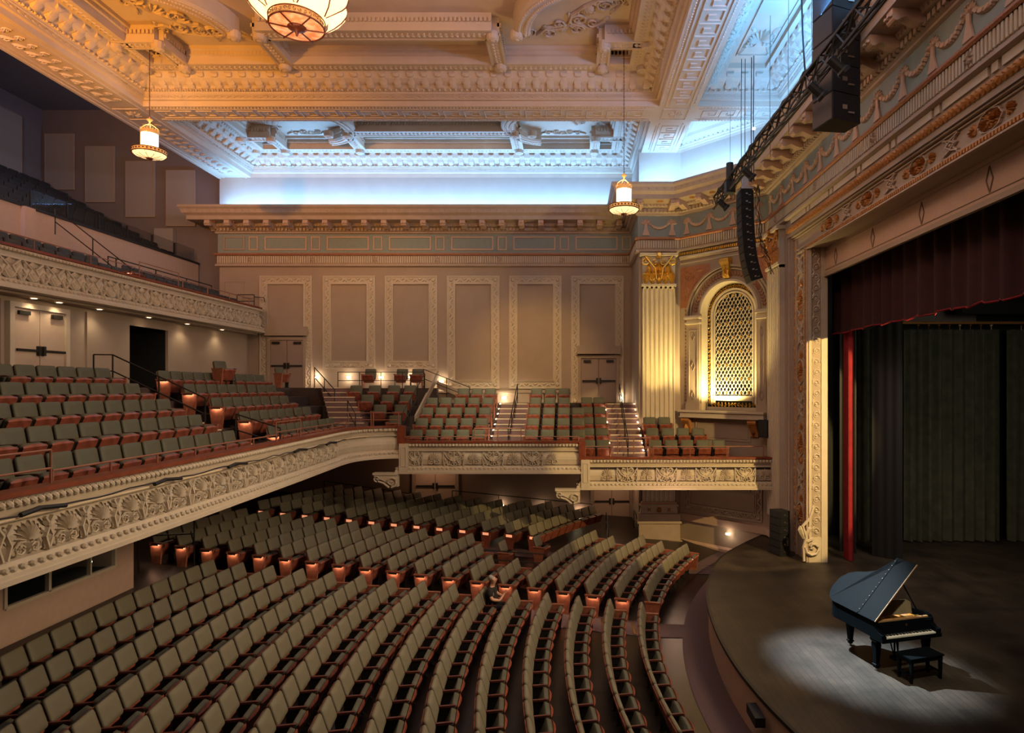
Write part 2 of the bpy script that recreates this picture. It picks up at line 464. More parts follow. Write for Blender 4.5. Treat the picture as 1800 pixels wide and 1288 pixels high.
# proscenium frame ornament: faces -x, runs up the jamb then along the head
g = G()
path_v = lambda y0, y1, x0, x1, z0, z1: g.box(x0, x1, y0, y1, z0, z1)
for (a, b, d) in ((YJ, YJ + .05, .07), (YJ + .26, YJ + .30, .05), (YJ + .98, YJ + 1.02, .05), (YO - .12, YO, .14), (YO - .2, YO - .14, .07)):
    g.box(7.62 - d, 7.64, a, b, .95, 11.05 + (a - YJ) * .48)
for (a, b, d) in ((11.02, 11.06, .08), (11.17, 11.20, .05), (11.60, 11.63, .05), (11.66, 11.74, .12)):
    g.box(7.62 - d, 7.64, 3, YO - (11.74 - b), a, b)
ob('frame_moulding', g, 'cornice', wall_prosc)
g = G()
for k in range(150): g.box(7.53, 7.63, YJ + .08, YJ + .17, 1.5 + k * .064, 1.535 + k * .064)
for k in range(150): g.box(7.53, 7.63, 19.9 - k * .09, 19.95 - k * .09, 11.07, 11.15)
ob('bead_moulding', g, 'oldgold', wall_prosc, kind='stuff')
g = G()
for k in range(60):
    z = 1.2 + k * .17
    g.leaf(0, z, PI / 2 + (.5 if k % 2 else -.5), .18, .12, .05, Matrix.Translation((7.62, YO - .32, 0)) @ Matrix.Rotation(-PI / 2, 4, 'Z'))
ob('leaf_strip', g, 'oldgold', wall_prosc, kind='stuff')
med = G()
for r, n, L in ((0, 8, .16), (.10, 10, .16), (.18, 12, .12)):
    for k in range(n):
        a = 2 * PI * k / n + r * 3
        med.leaf(r * .8 * math.cos(a), r * 1.3 * math.sin(a), a, L, .07, .09 - r * .2)
medm = meshof(med, 'oldgold', 'gilt_medallion')
pl = G()
for k in range(-3, 4): pl.leaf(0, 0, PI / 2 + k * .42, .24 - .02 * abs(k), .07, .05)
plm = meshof(pl, 'oldgold', 'gilt_palmette')
kn = G()
for s in (-1, 1):
    kn.ribbon([(s * .28, -.3), (s * .05, -.2), (-s * .16, 0), (s * .05, .2), (s * .28, .3)], .07, .05)
    kn.ribbon([(s * .3, -.42), (s * .1, -.12), (s * .22, 0), (s * .1, .12), (s * .3, .42)], .05, .04)
kn.disc(0, 0, .07, .05)
knm = meshof(kn, 'cornice', 'strapwork_knot')
lz = G(); lz.ribbon([(-.30, 0), (-.2, .30), (0, .42), (.2, .30), (.3, 0), (.2, -.30), (0, -.42), (-.2, -.30), (-.3, 0)], .05, .05)
lzm = meshof(lz, 'cornice', 'oval_frame')
RV = -PI / 2
for k in range(4):
    z = 2.35 + 2.37 * k
    yy = YJ + .64
    ob('gilt_medallion', medm, None, wall_prosc, loc=(7.61, yy, z), rz=RV)
    ob('oval_frame', lzm, None, wall_prosc, loc=(7.62, yy, z), rz=RV)
    ob('gilt_palmette', plm, None, wall_prosc, loc=(7.61, yy, z + .46), rz=RV)
    ob('gilt_palmette', plm, None, wall_prosc, loc=(7.61, yy, z - .46), rot=(0, PI, RV))
    if k < 4: ob('strapwork_knot', knm, None, wall_prosc, loc=(7.61, yy, z + 1.18), rz=RV, sc=(.9, 1, 1))
for k in range(6):
    y = 18.3 - 2.35 * k
    ob('gilt_medallion', medm, None, wall_prosc, loc=(7.61, y, 11.41), rot=(0, PI / 2, RV), sc=(.62, 1, 1.05))
    ob('oval_frame', lzm, None, wall_prosc, loc=(7.62, y, 11.41), rz=RV, sc=(1.15, 1, .5))
    for s in (-1, 1): ob('gilt_palmette', plm, None, wall_prosc, loc=(7.61, y + s * .42, 11.41), rot=(0, -s * PI / 2, RV), sc=(.7, 1, 1))
    ob('strapwork_knot', knm, None, wall_prosc, loc=(7.61, y - 1.18, 11.41), rz=RV, sc=(.9, 1, .55))
# rope torus and panel band over the head
g = G(); g.tube([(7.5, 21.35, 11.93), (7.5, 3, 11.93)], .11, 8)
for k in range(130):
    y = 21.3 - k * .14
    for s in (-1, 1):
        g.leaf(0, 0, PI + s * .55, .2, .12, .05, Matrix.Translation((7.42, y, 11.93 + s * .02)) @ Matrix.Rotation(RV, 4, 'Z'))
ob('bay_leaf_torus', g, 'oldgold', wall_prosc, kind='stuff')
g = G(); y = 21.0
while y > 4:
    for (a, b) in ((0, 1.35), (1.45, 1.62)):
        if y - b > 3: g.box(7.41, 7.46, y - b, y - a, 12.1, 12.27)
    y -= 1.72
ob('tablet_band', g, 'plaster', wall_prosc, kind='stuff')

# ---------------------------------------------------------------- entablature: architrave, frieze, cornice
EP = WP
g = G(); sweep(g, EP, [(.02, 12.28), (.14, 12.32), (.14, 12.40), (.08, 12.43), (.08, 12.82)])
sweep(g, EP, [(.12, 12.82), (.17, 12.86), (.05, 12.95)])
trim_a = ob('trim_1', g, 'cornice', kind='structure')
g = G(); sweep(g, EP, [(.14, 12.80), (.19, 12.84), (.16, 12.92)]); ob('leaf_moulding', g, 'terra', trim_a)
g = G()
for x, y, a in walk(EP, .105, .1, margin=.1, segs=(1, 2, 3, 4, 5)):
    g.box(-.028, .028, -.03, .02, 12.46, 12.79, Matrix.Translation((x, y, 0)) @ Matrix.Rotation(a, 4, 'Z'))
ob('fluting', g, 'plaster', trim_a, kind='stuff')
rs = G()
rs.disc(0, 0, .17, .06, n=12)
for k in range(8): rs.leaf(0, 0, k * PI / 4, .13, .07, .1)
rsm = meshof(rs, 'cornice', 'rosette')
for k in range(7): ob('rosette', rsm, None, trim_a, loc=(at(488 + 109 * k - 36, 457, YF).x - .25, YF - .09, 12.62))
for x, y, a in walk(EP, 3.4, .09, margin=1.2, segs=(3, 5)): ob('rosette', rsm, None, trim_a, loc=(x, y, 12.62), rz=a)
g = G(); sweep(g, EP, [(.05, 12.95), (.05, 13.83)])
trim_f = ob('trim_2', g, 'frieze', kind='structure')
g = G()
def frame(g, u0, u1, v0, v1, w, h, y=0):
    g.add([], [])
    P = [(u0, v0), (u1, v0), (u1, v1), (u0, v1), (u0, v0)]
    a = [(u0, v0), (u1, v0), (u1, v1), (u0, v1)]; b = [(u0 + w, v0 + w), (u1 - w, v0 + w), (u1 - w, v1 - w), (u0 + w, v1 - w)]
    vs = [(p[0], y, p[1]) for p in a] + [(p[0], y - h, p[1]) for p in a] + [(p[0], y - h, p[1]) for p in b] + [(p[0], y, p[1]) for p in b]
    fs = []
    for k in range(4):
        j = (k + 1) % 4
        fs += [(k, j, 4 + j, 4 + k), (4 + k, 4 + j, 8 + j, 8 + k), (8 + k, 8 + j, 12 + j, 12 + k)]
    g.add(vs, fs)
fr_w = G(); frame(fr_w, -1.0, 1.0, 13.07, 13.72, .07, .03); fr_w = meshof(fr_w, 'peach', 'frieze_panel')
fr_n = G(); frame(fr_n, -.22, .22, 13.07, 13.72, .06, .03); fr_n = meshof(fr_n, 'peach', 'frieze_panel')
for k in range(7):
    x = at(503.5 + 109 * (k - 0) + 0, 0, YF).x
    if k < 6: ob('frieze_panel', fr_w, None, trim_f, loc=(x, YF - .06, 0))
    ob('frieze_panel', fr_n, None, trim_f, loc=(at(447 + 109 * k, 0, YF).x, YF - .06, 0))
g = G(); frame(g, -.5, .5, 13.07, 13.72, .07, .03); ob('frieze_panel', g, 'wall', trim_f, loc=(at(413, 0, YF).x, YF - .06, 0))
# garlands on pedestals
gl = G()
gl.prism([(-.15, 13.0), (.15, 13.0), (.13, 13.08), (-.13, 13.08)], -.05, 0)
gl.prism([(-.13, 13.08), (.13, 13.08), (.06, 13.3), (.05, 13.5), (-.05, 13.5), (-.06, 13.3)], -.04, 0)
for k in range(7): gl.leaf(0, 13.48, PI / 2 + (k - 3) * .45, .24, .09, .05)
ped = meshof(gl, 'peach', 'pedestal_ornament')
sw = G()
for k in range(15):
    t = k / 14; u = (t - .5) * .92; v = 13.66 - .36 * (1 - (2 * t - 1) ** 2) ** .8
    sw.disc(u, v, .035 + .045 * math.sin(PI * t), .06 + .02 * (k % 2), n=6)
swm = meshof(sw, 'peach', 'swag')
for seg, st in ((3, 1.0), (4, 1.12), (5, 1.12)):
    L = walk(EP, st, .06, margin=.35 if seg != 5 else .5, segs=(seg,))
    for i, (x, y, a) in enumerate(L):
        if y < 9: continue
        ob('pedestal_ornament', ped, None, trim_f, loc=(x, y, 0), rz=a)
        if i + 1 < len(L):
            x2, y2, _ = L[i + 1]
            ob('swag', swm, None, trim_f, loc=((x + x2) / 2, (y + y2) / 2, 0), rz=a, sc=(math.hypot(x2 - x, y2 - y) / 1.0, 1, 1))
g = G(); sweep(g, EP, [(.05, 13.83), (.14, 13.86), (.14, 13.92), (.2, 13.94), (.2, 14.1), (.34, 14.14), (.4, 14.26), (.98, 14.28), (.98, 14.46), (1.0, 14.48), (1.12, 14.56), (1.16, 14.72), (1.24, 14.80), (1.24, 14.9), (-.1, 14.93)])
trim_c = ob('trim_3', g, 'cornice', kind='structure')
g = G()
for x, y, a in walk(EP, .17, .2, margin=.08):
    g.box(-.055, .055, -.09, .0, 13.95, 14.08, Matrix.Translation((x, y, 0)) @ Matrix.Rotation(a, 4, 'Z'))
for x, y, a in walk(EP, .14, .34, margin=.08):
    g.disc(0, 14.19, .05, .06, Matrix.Translation((x, y, 0)) @ Matrix.Rotation(a, 4, 'Z'), n=6)
ob('dentil_course', g, 'cornice', trim_c, kind='stuff')
g = G()
for x, y, a in walk(EP, .3, 1.08, margin=.1, segs=(0, 1, 2, 3, 4, 5)):
    m = Matrix.Translation((x, y, 14.6)) @ Matrix.Rotation(a, 4, 'Z') @ Matrix.Rotation(.55, 4, 'X')
    g.leaf(0, -.1, PI / 2, .24, .16, .05, m); g.leaf(-.12, 0, PI / 4, .14, .07, .04, m); g.leaf(.12, 0, PI * .75, .14, .07, .04, m)
ob('cyma_leaves', g, 'cornice', trim_c, kind='stuff')
md = G()
prof = [(-.58, 14.27), (-.58, 14.12), (-.54, 14.05), (-.46, 14.03), (-.40, 14.07), (-.30, 14.10), (-.14, 14.02), (-.02, 13.98), (.1, 14.0), (.1, 14.27)]
md.loft([[(x, y, z) for y, z in prof] for x in (-.12, .12)])
md.tube([(-.13, -.5, 14.1), (.13, -.5, 14.1)], .085, 10)
md.disc(0, 0, .001, .001)
md.lathe([(0, -.02), (.06, 0), (.06, .05), (0, .07)], 6, Matrix.Translation((-.07, -.60, 14.1)))
md.lathe([(0, -.02), (.06, 0), (.06, .05), (0, .07)], 6, Matrix.Translation((.07, -.60, 14.1)))
mdm = meshof(md, 'peach', 'modillion')
for seg in (1, 3, 4, 5):
    for x, y, a in walk(EP, .9 if seg == 1 else .95, .36, margin=.3, segs=(seg,)):
        if y > 9: ob('modillion', mdm, None, trim_c, loc=(x, y, 0), rz=a)
g = G()
for seg in (1, 3, 4, 5):
    L = walk(EP, .9 if seg == 1 else .95, .7, margin=.3, segs=(seg,))
    for (x, y, a), (x2, y2, _) in zip(L, L[1:]):
        m = Matrix.Translation(((x + x2) / 2, (y + y2) / 2, 14.275)) @ Matrix.Rotation(a, 4, 'Z') @ Matrix.Rotation(PI / 2, 4, 'X')
        for k in range(6): g.leaf(0, 0, k * PI / 3, .14, .09, .05, m)
ob('soffit_rosettes', g, 'oldgold', trim_c, kind='stuff')

# ---------------------------------------------------------------- framed wall panels on the far wall
def wall_frame(parent, x0, x1, z0, z1, y, mt='plaster', rz=0, loc=None, bw=.26):
    g = G(); frame(g, x0, x1, z0, z1, .06, .06); frame(g, x0 + .06, x1 - .06, z0 + .06, z1 - .06, bw, .025)
    frame(g, x0 + .06 + bw, x1 - .06 - bw, z0 + .06 + bw, z1 - .06 - bw, .06, .06)
    frame(g, x0 + .12 + bw, x1 - .12 - bw, z0 + .12 + bw, z1 - .12 - bw, .02, .09)
    o = ob('panel_frame', g, mt, parent, loc=loc or (0, y, 0), rz=rz)
    g = G(); c = .06 + bw / 2
    a0, a1, b0, b1 = x0 + c, x1 - c, z0 + c, z1 - c
    st = .2
    for (p, q) in (((a0, b0), (a1, b0)), ((a0, b1), (a1, b1)), ((a0, b0), (a0, b1)), ((a1, b0), (a1, b1))):
        L = math.hypot(q[0] - p[0], q[1] - p[1]); n = int(L / st)
        for k in range(n + 1):
            u = p[0] + (q[0] - p[0]) * k / n; v = p[1] + (q[1] - p[1]) * k / n
            if k in (0, n):
                if p[1] == q[1]: g.disc(u, v, .1, .06, n=8)
            else:
                e = 1 if k % 2 else -1; dx = (q[0] - p[0]) / L; dz = (q[1] - p[1]) / L
                g.ribbon([(u - dx * .09 + dz * .07 * e, v - dz * .09 + dx * .07 * e), (u, v), (u + dx * .09 + dz * .07 * e, v + dz * .09 + dx * .07 * e)], .05, .05)
    for v in g.v: pass
    g.v = [(x, yy - .025, z) for x, yy, z in g.v]
    ob('frame_ornament', g, mt, o)
    return o
for (xa, xb, ya, yb) in ((457, 549, 485, 700), (568, 660, 485, 649), (677, 769, 485, 649), (786, 878, 485, 683), (895, 987, 485, 683), (1004, 1096, 485, 712)):
    a, b = at(xa, yb, YF), at(xb, ya, YF)
    wall_frame(wall_far, a.x, b.x, a.z, b.z, YF - .005)
# shallow side frame, dado line
g = G(); frame(g, at(395, 0, YF).x, at(430, 0, YF).x, 7.5, 11.6, .03, .02); ob('panel_frame', g, 'wall', wall_far, loc=(0, YF - .005, 0))
g = G()
sweep(g, [(at(553, 0, YF).x, YF), (at(1003, 0, YF).x, YF)], [(0, 6.3), (.06, 6.33), (.06, 6.42), (0, 6.45)])
ob('dado_rail', g, 'wall', wall_far)
g = G(); frame(g, at(1097, 0, YF).x + 0.05, XR - .08, 6.9, 11.7, .04, .03, YF)
ob('panel_frame', g, 'wall', wall_far)

# ---------------------------------------------------------------- doors
def double_door(idx, c, rz, wd, h, z, mt, header=None, frame_m='plaster', lock='iron', n=2):
    o = empty('door_%d' % idx, (c[0], c[1], z), rz, kind='structure')
    g = G(); g.box(-wd / 2 - .14, -wd / 2, -.1, .05, 0, h + .14); g.box(wd / 2, wd / 2 + .14, -.1, .05, 0, h + .14); g.box(-wd / 2, wd / 2, -.1, .05, h, h + .14)
    ob('door_frame', g, frame_m, o)
    for s in (-1, 1):
        g = G(); g.box(-wd / 4 + .012, wd / 4 - .012, -.04, 0, .01, h - .01)
        lf = ob('door_leaf', g, mt, o, loc=(s * wd / 4, 0, 0))
        g = G(); g.box(-wd / 4 + .06, wd / 4 - .04, -.12, -.08, 1.0, 1.07); g.box(s * -wd / 4 + s * .04, s * -wd / 4 + s * .12, -.13, -.04, .9, 1.17)
        ob('push_bar', g, lock, lf)
        g = G(); g.box(-.17, .17, -.12, -.04, h - .19, h - .08); ob('door_closer', g, 'iron', lf, loc=(s * .12, 0, 0))
    if header:
        g = G(); g.box(-wd / 2 - .2, wd / 2 + .2, -.26, 0, h + .2, h + .2 + header); ob('door_header', g, frame_m, o)
    return o
xw = -15.3
double_door(1, ((at(506, 0, YF).x), YF - .06), 0, 1.55, 2.25, 6.57, 'doorl', .42, 'wall')
double_door(2, (at(1052, 0, YF).x, YF - .06), 0, 1.66, 2.1, 5.86, 'doorl', .38, 'wall')
double_door(3, (xw + .06, 17.72), PI / 2, 1.72, 2.2, 6.57, 'door')
double_door(4, (at(1075, 0, YF).x, YF - .06), 0, 1.7, 2.2, .18, 'door', None, 'wall')
double_door(5, (at(766, 0, YF).x, YF - .06), 0, 1.9, 2.2, .9, 'door', None, 'wall')

# ---------------------------------------------------------------- angled wall ornament
def la(t, z, d=0):
    return (t, -d, z)
fx = G()     # brown pilaster strips left and right with diamonds
for (a, b) in ((.38, .98), (3.58, 3.94)):
    g = G(); g.box(a, b, -.1, 0, ZS + .0, 9.2); g.box(a - .04, b + .04, -.14, 0, ZS, ZS + .28)
    frame(g, a + .1, b - .08, ZS + .5, 8.95, .03, .02, -.1)
    st = ob('impost_pilaster', g, 'wall', wall_angled)
    g = G(); g.box(a - .04, b + .05, -.2, .0, 9.2, 9.28); g.box(a, b + .02, -.14, 0, 9.28, 9.42); g.box(a - .06, b + .08, -.24, 0, 9.42, 9.5); g.box(a - .03, b + .06, -.2, 0, 9.5, 9.56)
    ob('impost_cap', g, 'plaster', st)
    for z in (6.35, 7.55, 8.8):
        ob('diamond', dm, None, st, loc=((a + b) / 2, -.1, z - .1), sc=(.9, 1, .7))
# archivolt rings
def ring(r0, r1, h, m, name, par, c=(TC, ZSP), a0=0, a1=PI, n=28, y=0):
    g = G(); vs = []
    for k in range(n + 1):
        a = a0 + (a1 - a0) * k / n
        for r, d in ((r0, 0), (r0, h), (r1, h), (r1, 0)):
            vs.append((c[0] - r * math.cos(a), y - d, c[1] + r * math.sin(a)))
    g.add(vs, [(4 * k + j, 4 * k + j + 1, 4 * k + j + 5, 4 * k + j + 4) for k in range(n) for j in range(3)])
    return ob(name, g, m, par)
ring(RA, RA + .08, .10, 'plaster', 'archivolt', wall_angled)
ring(RA + .08, RA + .16, .05, 'wall', 'archivolt', wall_angled)
ring(RA + .46, RA + .52, .09, 'wall', 'archivolt', wall_angled)
ring(RA + .58, RA + .66, .13, 'wall', 'archivolt', wall_angled)
g = G()
for k in range(1, 36):
    a = PI * k / 36; r = RA + .31
    u, v = TC - r * math.cos(a), ZSP + r * math.sin(a); s = 1 if a < PI / 2 else -1
    for e in (-1, 1): g.leaf(u, v, PI / 2 - a + (0 if s > 0 else 0) + PI / 2 * 0 + e * .7 + (PI if s < 0 else 0) + 0, .15, .08, .05)
ob('laurel_band', g, 'terra', wall_angled, kind='stuff')
# gilded spandrels
for s in (-1, 1):
    g = G(); R = RA + .72
    x1 = TC + s * (2.28 if s < 0 else 1.66)
    pts = [(TC + s * R * math.sin(a), ZSP + R * math.cos(a)) for a in [.45 + .9 * k / 8 for k in range(9)]]
    top = ZSP + R + .12
    poly = [(TC + s * .85, top)] + pts + [(x1, ZSP + .35), (x1, top)]
    cx = sum(p[0] for p in poly) / len(poly)
    g.add([(p[0], -.02, p[1]) for p in poly], [tuple(range(len(poly)))])
    g.spiral(x1 - s * .42, top - .42, .24, 1.6, 0, s, .03, .05); g.leaf(x1 - s * .3, top - .7, -PI / 2 - s * .2, .6, .2, .06); g.leaf(x1 - s * .7, top - .25, PI / 2 + s * PI / 2 + .1, .5, .14, .06)
    g.v = [(x, y - .0, z) for x, y, z in g.v]
    ob('spandrel_ornament', g, 'terra', wall_angled)
ks = G()
pr = [(0, 11.0), (-.16, 11.0), (-.24, 11.1), (-.22, 11.3), (-.3, 11.5), (-.38, 11.62), (-.36, 11.75), (-.2, 11.8), (0, 11.8)]
ks.loft([[(x * (1 if z > 11.4 else .75), y, z) for y, z in pr] for x in (-.18, .18)])
ks.tube([(-.2, -.28, 11.64), (.2, -.28, 11.64)], .1, 8)
ks.leaf(0, 11.5, -PI / 2, .5, .3, .36)
ob('keystone', ks, 'gold', wall_angled, loc=(TC, 0, -.08))
# head moulding above the arch and gilt line
g = G(); g.box(0, LA, -.06, 0, 11.95, 12.02); g.box(0, LA, -.12, 0, 12.02, 12.1); g.box(0, LA, -.04, 0, 11.78, 11.82)
ob('head_moulding', g, 'plaster', wall_angled)
g = G()
for k in range(46): g.box(k * .087 + .0, k * .087 + .05, -.14, -.02, 12.14, 12.24)
ob('gilt_bead', g, 'gold', wall_angled, kind='stuff')
# terracotta vertical edge strip
g = G()
for k in range(40): g.disc(.24, ZS + .1 + .15 * k, .04, .03, n=6)
ob('pearl_strip', g, 'terra', wall_angled, kind='stuff')
# sill, brackets and panel below
g = G(); g.box(.12, LA + .02, -.42, .5, ZS - .08, ZS); g.box(.2, LA - .02, -.34, 0, ZS - .26, ZS - .08); g.box(.16, LA, -.38, 0, ZS - .3, ZS - .26)
ob('window_sill', g, 'plaster', wall_angled)
for a in (.42, 3.45):
    g = G(); pr = [(0, 0), (-.3, 0), (-.32, -.14), (-.22, -.3), (-.12, -.5), (-.1, -.66), (0, -.7)]
    g.loft([[(x, y, z) for y, z in pr] for x in (-.16, .16)]); g.tube([(-.18, -.24, -.12), (.18, -.24, -.12)], .1, 8); g.leaf(0, -.15, -PI / 2, .5, .26, .34)
    ob('sill_bracket', g, 'oldgold', wall_angled, loc=(a, 0, ZS - .3))
g = G(); frame(g, .75, 3.25, 4.45, 5.2, .04, .03); frame(g, .85, 3.15, 4.55, 5.1, .02, .02); ob('panel_frame', g, 'wall', wall_angled)
wall_frame(wall_angled, .2, 3.75, 1.42, 2.75, 0, mt='wall', loc=(0, -.005, 0), bw=.18)
g = G(); sweep(g, [(2.85, YP), (XA, YP), (XP, YA), (XP, 22)], [(0, .98), (.1, 1.0), (.1, 1.28), (0, 1.3)]); sweep(g, [(XR, YP), (XA, YP), (XP, YA), (XP, 22)], [(.02, -.1), (.14, -.1), (.14, .12), (.05, .2), (.02, .2)])
ob('baseboard_angled', g, 'peach', kind='structure')

# ---------------------------------------------------------------- the gilt grille
gr = empty('organ_grille', (XA, YP, 0), ANG, 'gilded arched lattice grille in the angled wall beside the stage', 'grille')
def arch_path(r, z0, n=20):
    return [(TC - r, z0)] + [(TC - r * math.cos(PI * k / n), ZSP + r * math.sin(PI * k / n)) for k in range(n + 1)] + [(TC + r, z0)]
def arch_band(r0, r1, z0, y, h, m, name):
    a, b = arch_path(r0, z0), arch_path(r1, z0); n = len(a)
    g = G(); g.add([(p[0], y, p[1]) for p in a] + [(p[0], y - h, p[1]) for p in a] + [(p[0], y - h, p[1]) for p in b] + [(p[0], y, p[1]) for p in b],
                   [(j * n + k, j * n + k + 1, (j + 1) * n + k + 1, (j + 1) * n + k) for j in range(3) for k in range(n - 1)])
    return ob(name, g, m, gr)
arch_band(RA + .02, RA - .04, ZS, .42, .05, 'plaster', 'outer_bead')
arch_band(RA - .02, RA - .24, ZS + .05, .44, .02, 'black', 'pierced_ground')
arch_band(RA - .22, RA - .30, ZS + .26, .42, .08, 'plaster', 'inner_bead')
arch_band(RA - .30, RA - .38, ZS + .3, .46, .03, 'plaster', 'grille_frame')
arch_band(RA - .36, RA - .41, ZS + .34, .42, .06, 'plaster', 'grille_frame')
g = G()
for r_, z0 in ((RA - .13, ZS + .3),):
    P = arch_path(r_, z0, 30); acc = 0; last = None
    pts = []
    for (a, b) in zip(P, P[1:]):
        L = math.hypot(b[0] - a[0], b[1] - a[1]); n = max(1, int(L / .16))
        pts += [(a[0] + (b[0] - a[0]) * k / n, a[1] + (b[1] - a[1]) * k / n) for k in range(n)]
    for i, (u, v) in enumerate(pts):
        for k in range(4): g.leaf(u, v, k * PI / 2 + .4 + i, .09, .05, .04)
        g.disc(u, v, .03, .05, n=6)
for k in range(14):
    u = TL + .25 + k * (2 * RA - .5) / 13
    g.spiral(u, ZS + .24, .07, 1, k, 1, .014, .03); g.leaf(u, ZS + .24, PI / 2, .1, .05, .04); g.leaf(u, ZS + .24, -PI / 2, .1, .05, .04)
g.v = [(x, y + .42, z) for x, y, z in g.v]
ob('gilt_scrollwork', g, 'gold', gr, kind='stuff')
g = G(); g.box(TL + .08, TR - .08, .3, .5, ZS, ZS + .1); g.box(TL + .05, TR - .05, .3, .5, ZS + .1, ZS + .14); g.box(TL + .35, TR - .35, .36, .5, ZS + .40, ZS + .58)
g.box(TL + .3, TR - .3, .32, .4, ZS + .56, ZS + .6)
ob('grille_base', g, 'plaster', gr)
g = G(); rI = RA - .39; zb = ZS + .58
inside = lambda u, v: (v > zb and abs(u - TC) < rI) if v < ZSP else math.hypot(u - TC, v - ZSP) < rI
dx, dz = .083, .14
for s in (-1, 1):
    for k in range(-60, 60):
        run = None; u0 = TC + k * 2 * dx
        for j in range(0, 80):
            v = zb - .02 + j * dz / 2; u = u0 + s * (v - zb) * dx / dz
            if inside(u, v):
                if run is None: run = (u, v)
                end = (u, v)
            elif run is not None: break
        if run and math.hypot(end[0] - run[0], end[1] - run[1]) > .1:
            g.ribbon([run, end], .034, .03)
g.v = [(x, y + .44, z) for x, y, z in g.v]
ob('lattice', g, 'plaster', gr, kind='stuff')
g = G(); rows = 0
v = zb + dz
while v < ZSP + rI:
    for k in range(-12, 13):
        u = TC + (k + (.0 if rows % 2 == 0 else 1) ) * dx * 2 - (dx if rows % 2 else 0)
        if rows % 4 == 0 and k % 2 == 0 and inside(u, v) and inside(u, v + .05):
            for q in range(4): g.leaf(u, v, q * PI / 2, .055, .03, .03)
    v += dz; rows += 1
g.v = [(x, y + .40, z) for x, y, z in g.v]
ob('lattice_rosettes', g, 'gold', gr, kind='stuff')

# ---------------------------------------------------------------- fluted pilasters
def pilaster(parent, loc, rz, wd, z0, z1, nfl, mt='plaster', cap='gold', base=True, capz=12.24):
    g = G(); fl = wd / nfl; pts = [(-wd / 2, 0), (-wd / 2, -.2)]
    for k in range(nfl):
        a = -wd / 2 + fl * k; f = fl * .22
        pts += [(a + f, -.2)] + [(a + f + (fl - 2 * f) * (1 - math.cos(PI * q / 5)) / 2, -.2 + (fl * .34) * math.sin(PI * q / 5)) for q in range(1, 5)] + [(a + fl - f, -.2)]
    pts += [(wd / 2, -.2), (wd / 2, 0)]
    g.loft([[(x, y, z0) for x, y in pts], [(x, y, z1) for x, y in pts]], cap=False)
    g.box(-wd / 2, wd / 2, -.2, 0, z1 - .12, z1); g.box(-wd / 2 - .05, wd / 2 + .05, -.26, 0, z1 - .03, z1 + .07)
    p = ob('pilaster', g, mt, parent, loc=loc, rz=rz)
    g = G(); zc = z1 + .07
    g.prism([(-wd / 2 + .02, zc), (wd / 2 - .02, zc), (wd / 2 + .02, capz - .14), (-wd / 2 - .02, capz - .14)], -.2, 0)
    g.box(-wd / 2 - .12, wd / 2 + .12, -.34, 0, capz - .14, capz - .02)
    ob('capital_block', g, mt, p)
    g = G(); H = capz - zc
    for k in range(5):
        u = -wd / 2 + wd * (k + .5) / 5
        g.leaf(u, zc, PI / 2, H * .42, wd / 4.4, .12); g.leaf(u, zc + H * .34, PI / 2 + .0, .1, .14, .16)
    for k in range(4):
        u = -wd / 2 + wd * (k + 1) / 5; g.leaf(u, zc + H * .2, PI / 2, H * .45, wd / 5.5, .1)
    for s in (-1, 1):
        g.spiral(s * (wd / 2 - .1), capz - .36, .2, 1.5, PI / 2, s, .04, .12); g.spiral(s * .16, capz - .42, .13, 1.3, PI / 2, -s, .03, .1)
        g.spiral(s * .3, zc + .25, .12, 1.3, 0, s, .03, .1)
        g.ribbon([(s * .1, zc + .2), (s * .16, zc + H * .5), (s * (wd / 2 - .12), capz - .18)], .07, .1)
    g.leaf(0, zc + H * .3, PI / 2, H * .45, .22, .16); g.disc(0, capz - .1, .13, .2); g.disc(0, zc + .2, .09, .16)
    for k in range(6): g.leaf(0, capz - .1, k * PI / 3, .19, .1, .2)
    g.v = [(x, y - .2, z) for x, y, z in g.v]
    ob('capital_leaves', g, cap, p)
    return p
p1 = pilaster(wall_far, (at(1158, 0, YP - .2).x, YP, 0), 0, 1.36, 1.75, 10.86, 7)
g = G(); W2 = .68
for (a, b, e) in ((1.68, 1.78, .06), (1.6, 1.68, .12), (1.0, 1.3, .2), (.9, 1.0, .24), (.2, .9, .18), (-.2, .2, .26)):
    g.box(-W2 - e, W2 + e, -.24 - e, 0, a, b)
g.prism([(-W2 - .12, 1.3), (W2 + .12, 1.3), (W2 + .05, 1.6), (-W2 - .05, 1.6)], -.3, 0)
ob('pilaster_base', g, 'cornice', p1)
g = G(); g.ribbon([(-W2 - .08, 1.72), (W2 + .08, 1.72)], .04, .03)
for k in range(8): g.leaf(.0, 1.45, k * PI / 4, .13, .07, .05)
for s in (-1, 1):
    for k in range(4): g.leaf(s * .42, 1.45, k * PI / 2 + PI / 4, .1, .04, .04)
g.v = [(x, y - .31, z) for x, y, z in g.v]
ob('base_gilding', g, 'oldgold', p1)
p2 = pilaster(wall_prosc, (XP, 22.35, 0), RV, 1.35, 1.9, 10.9, 6, cap='oldgold')
# smaller ionic scroll beside the second pilaster
g = G(); g.spiral(0, 0, .22, 1.6, PI / 2, -1, .045, .1); g.disc(0, 0, .22, .05, n=12)
ob('volute', g, 'terra', wall_angled, loc=(3.72, -.1, 11.75))
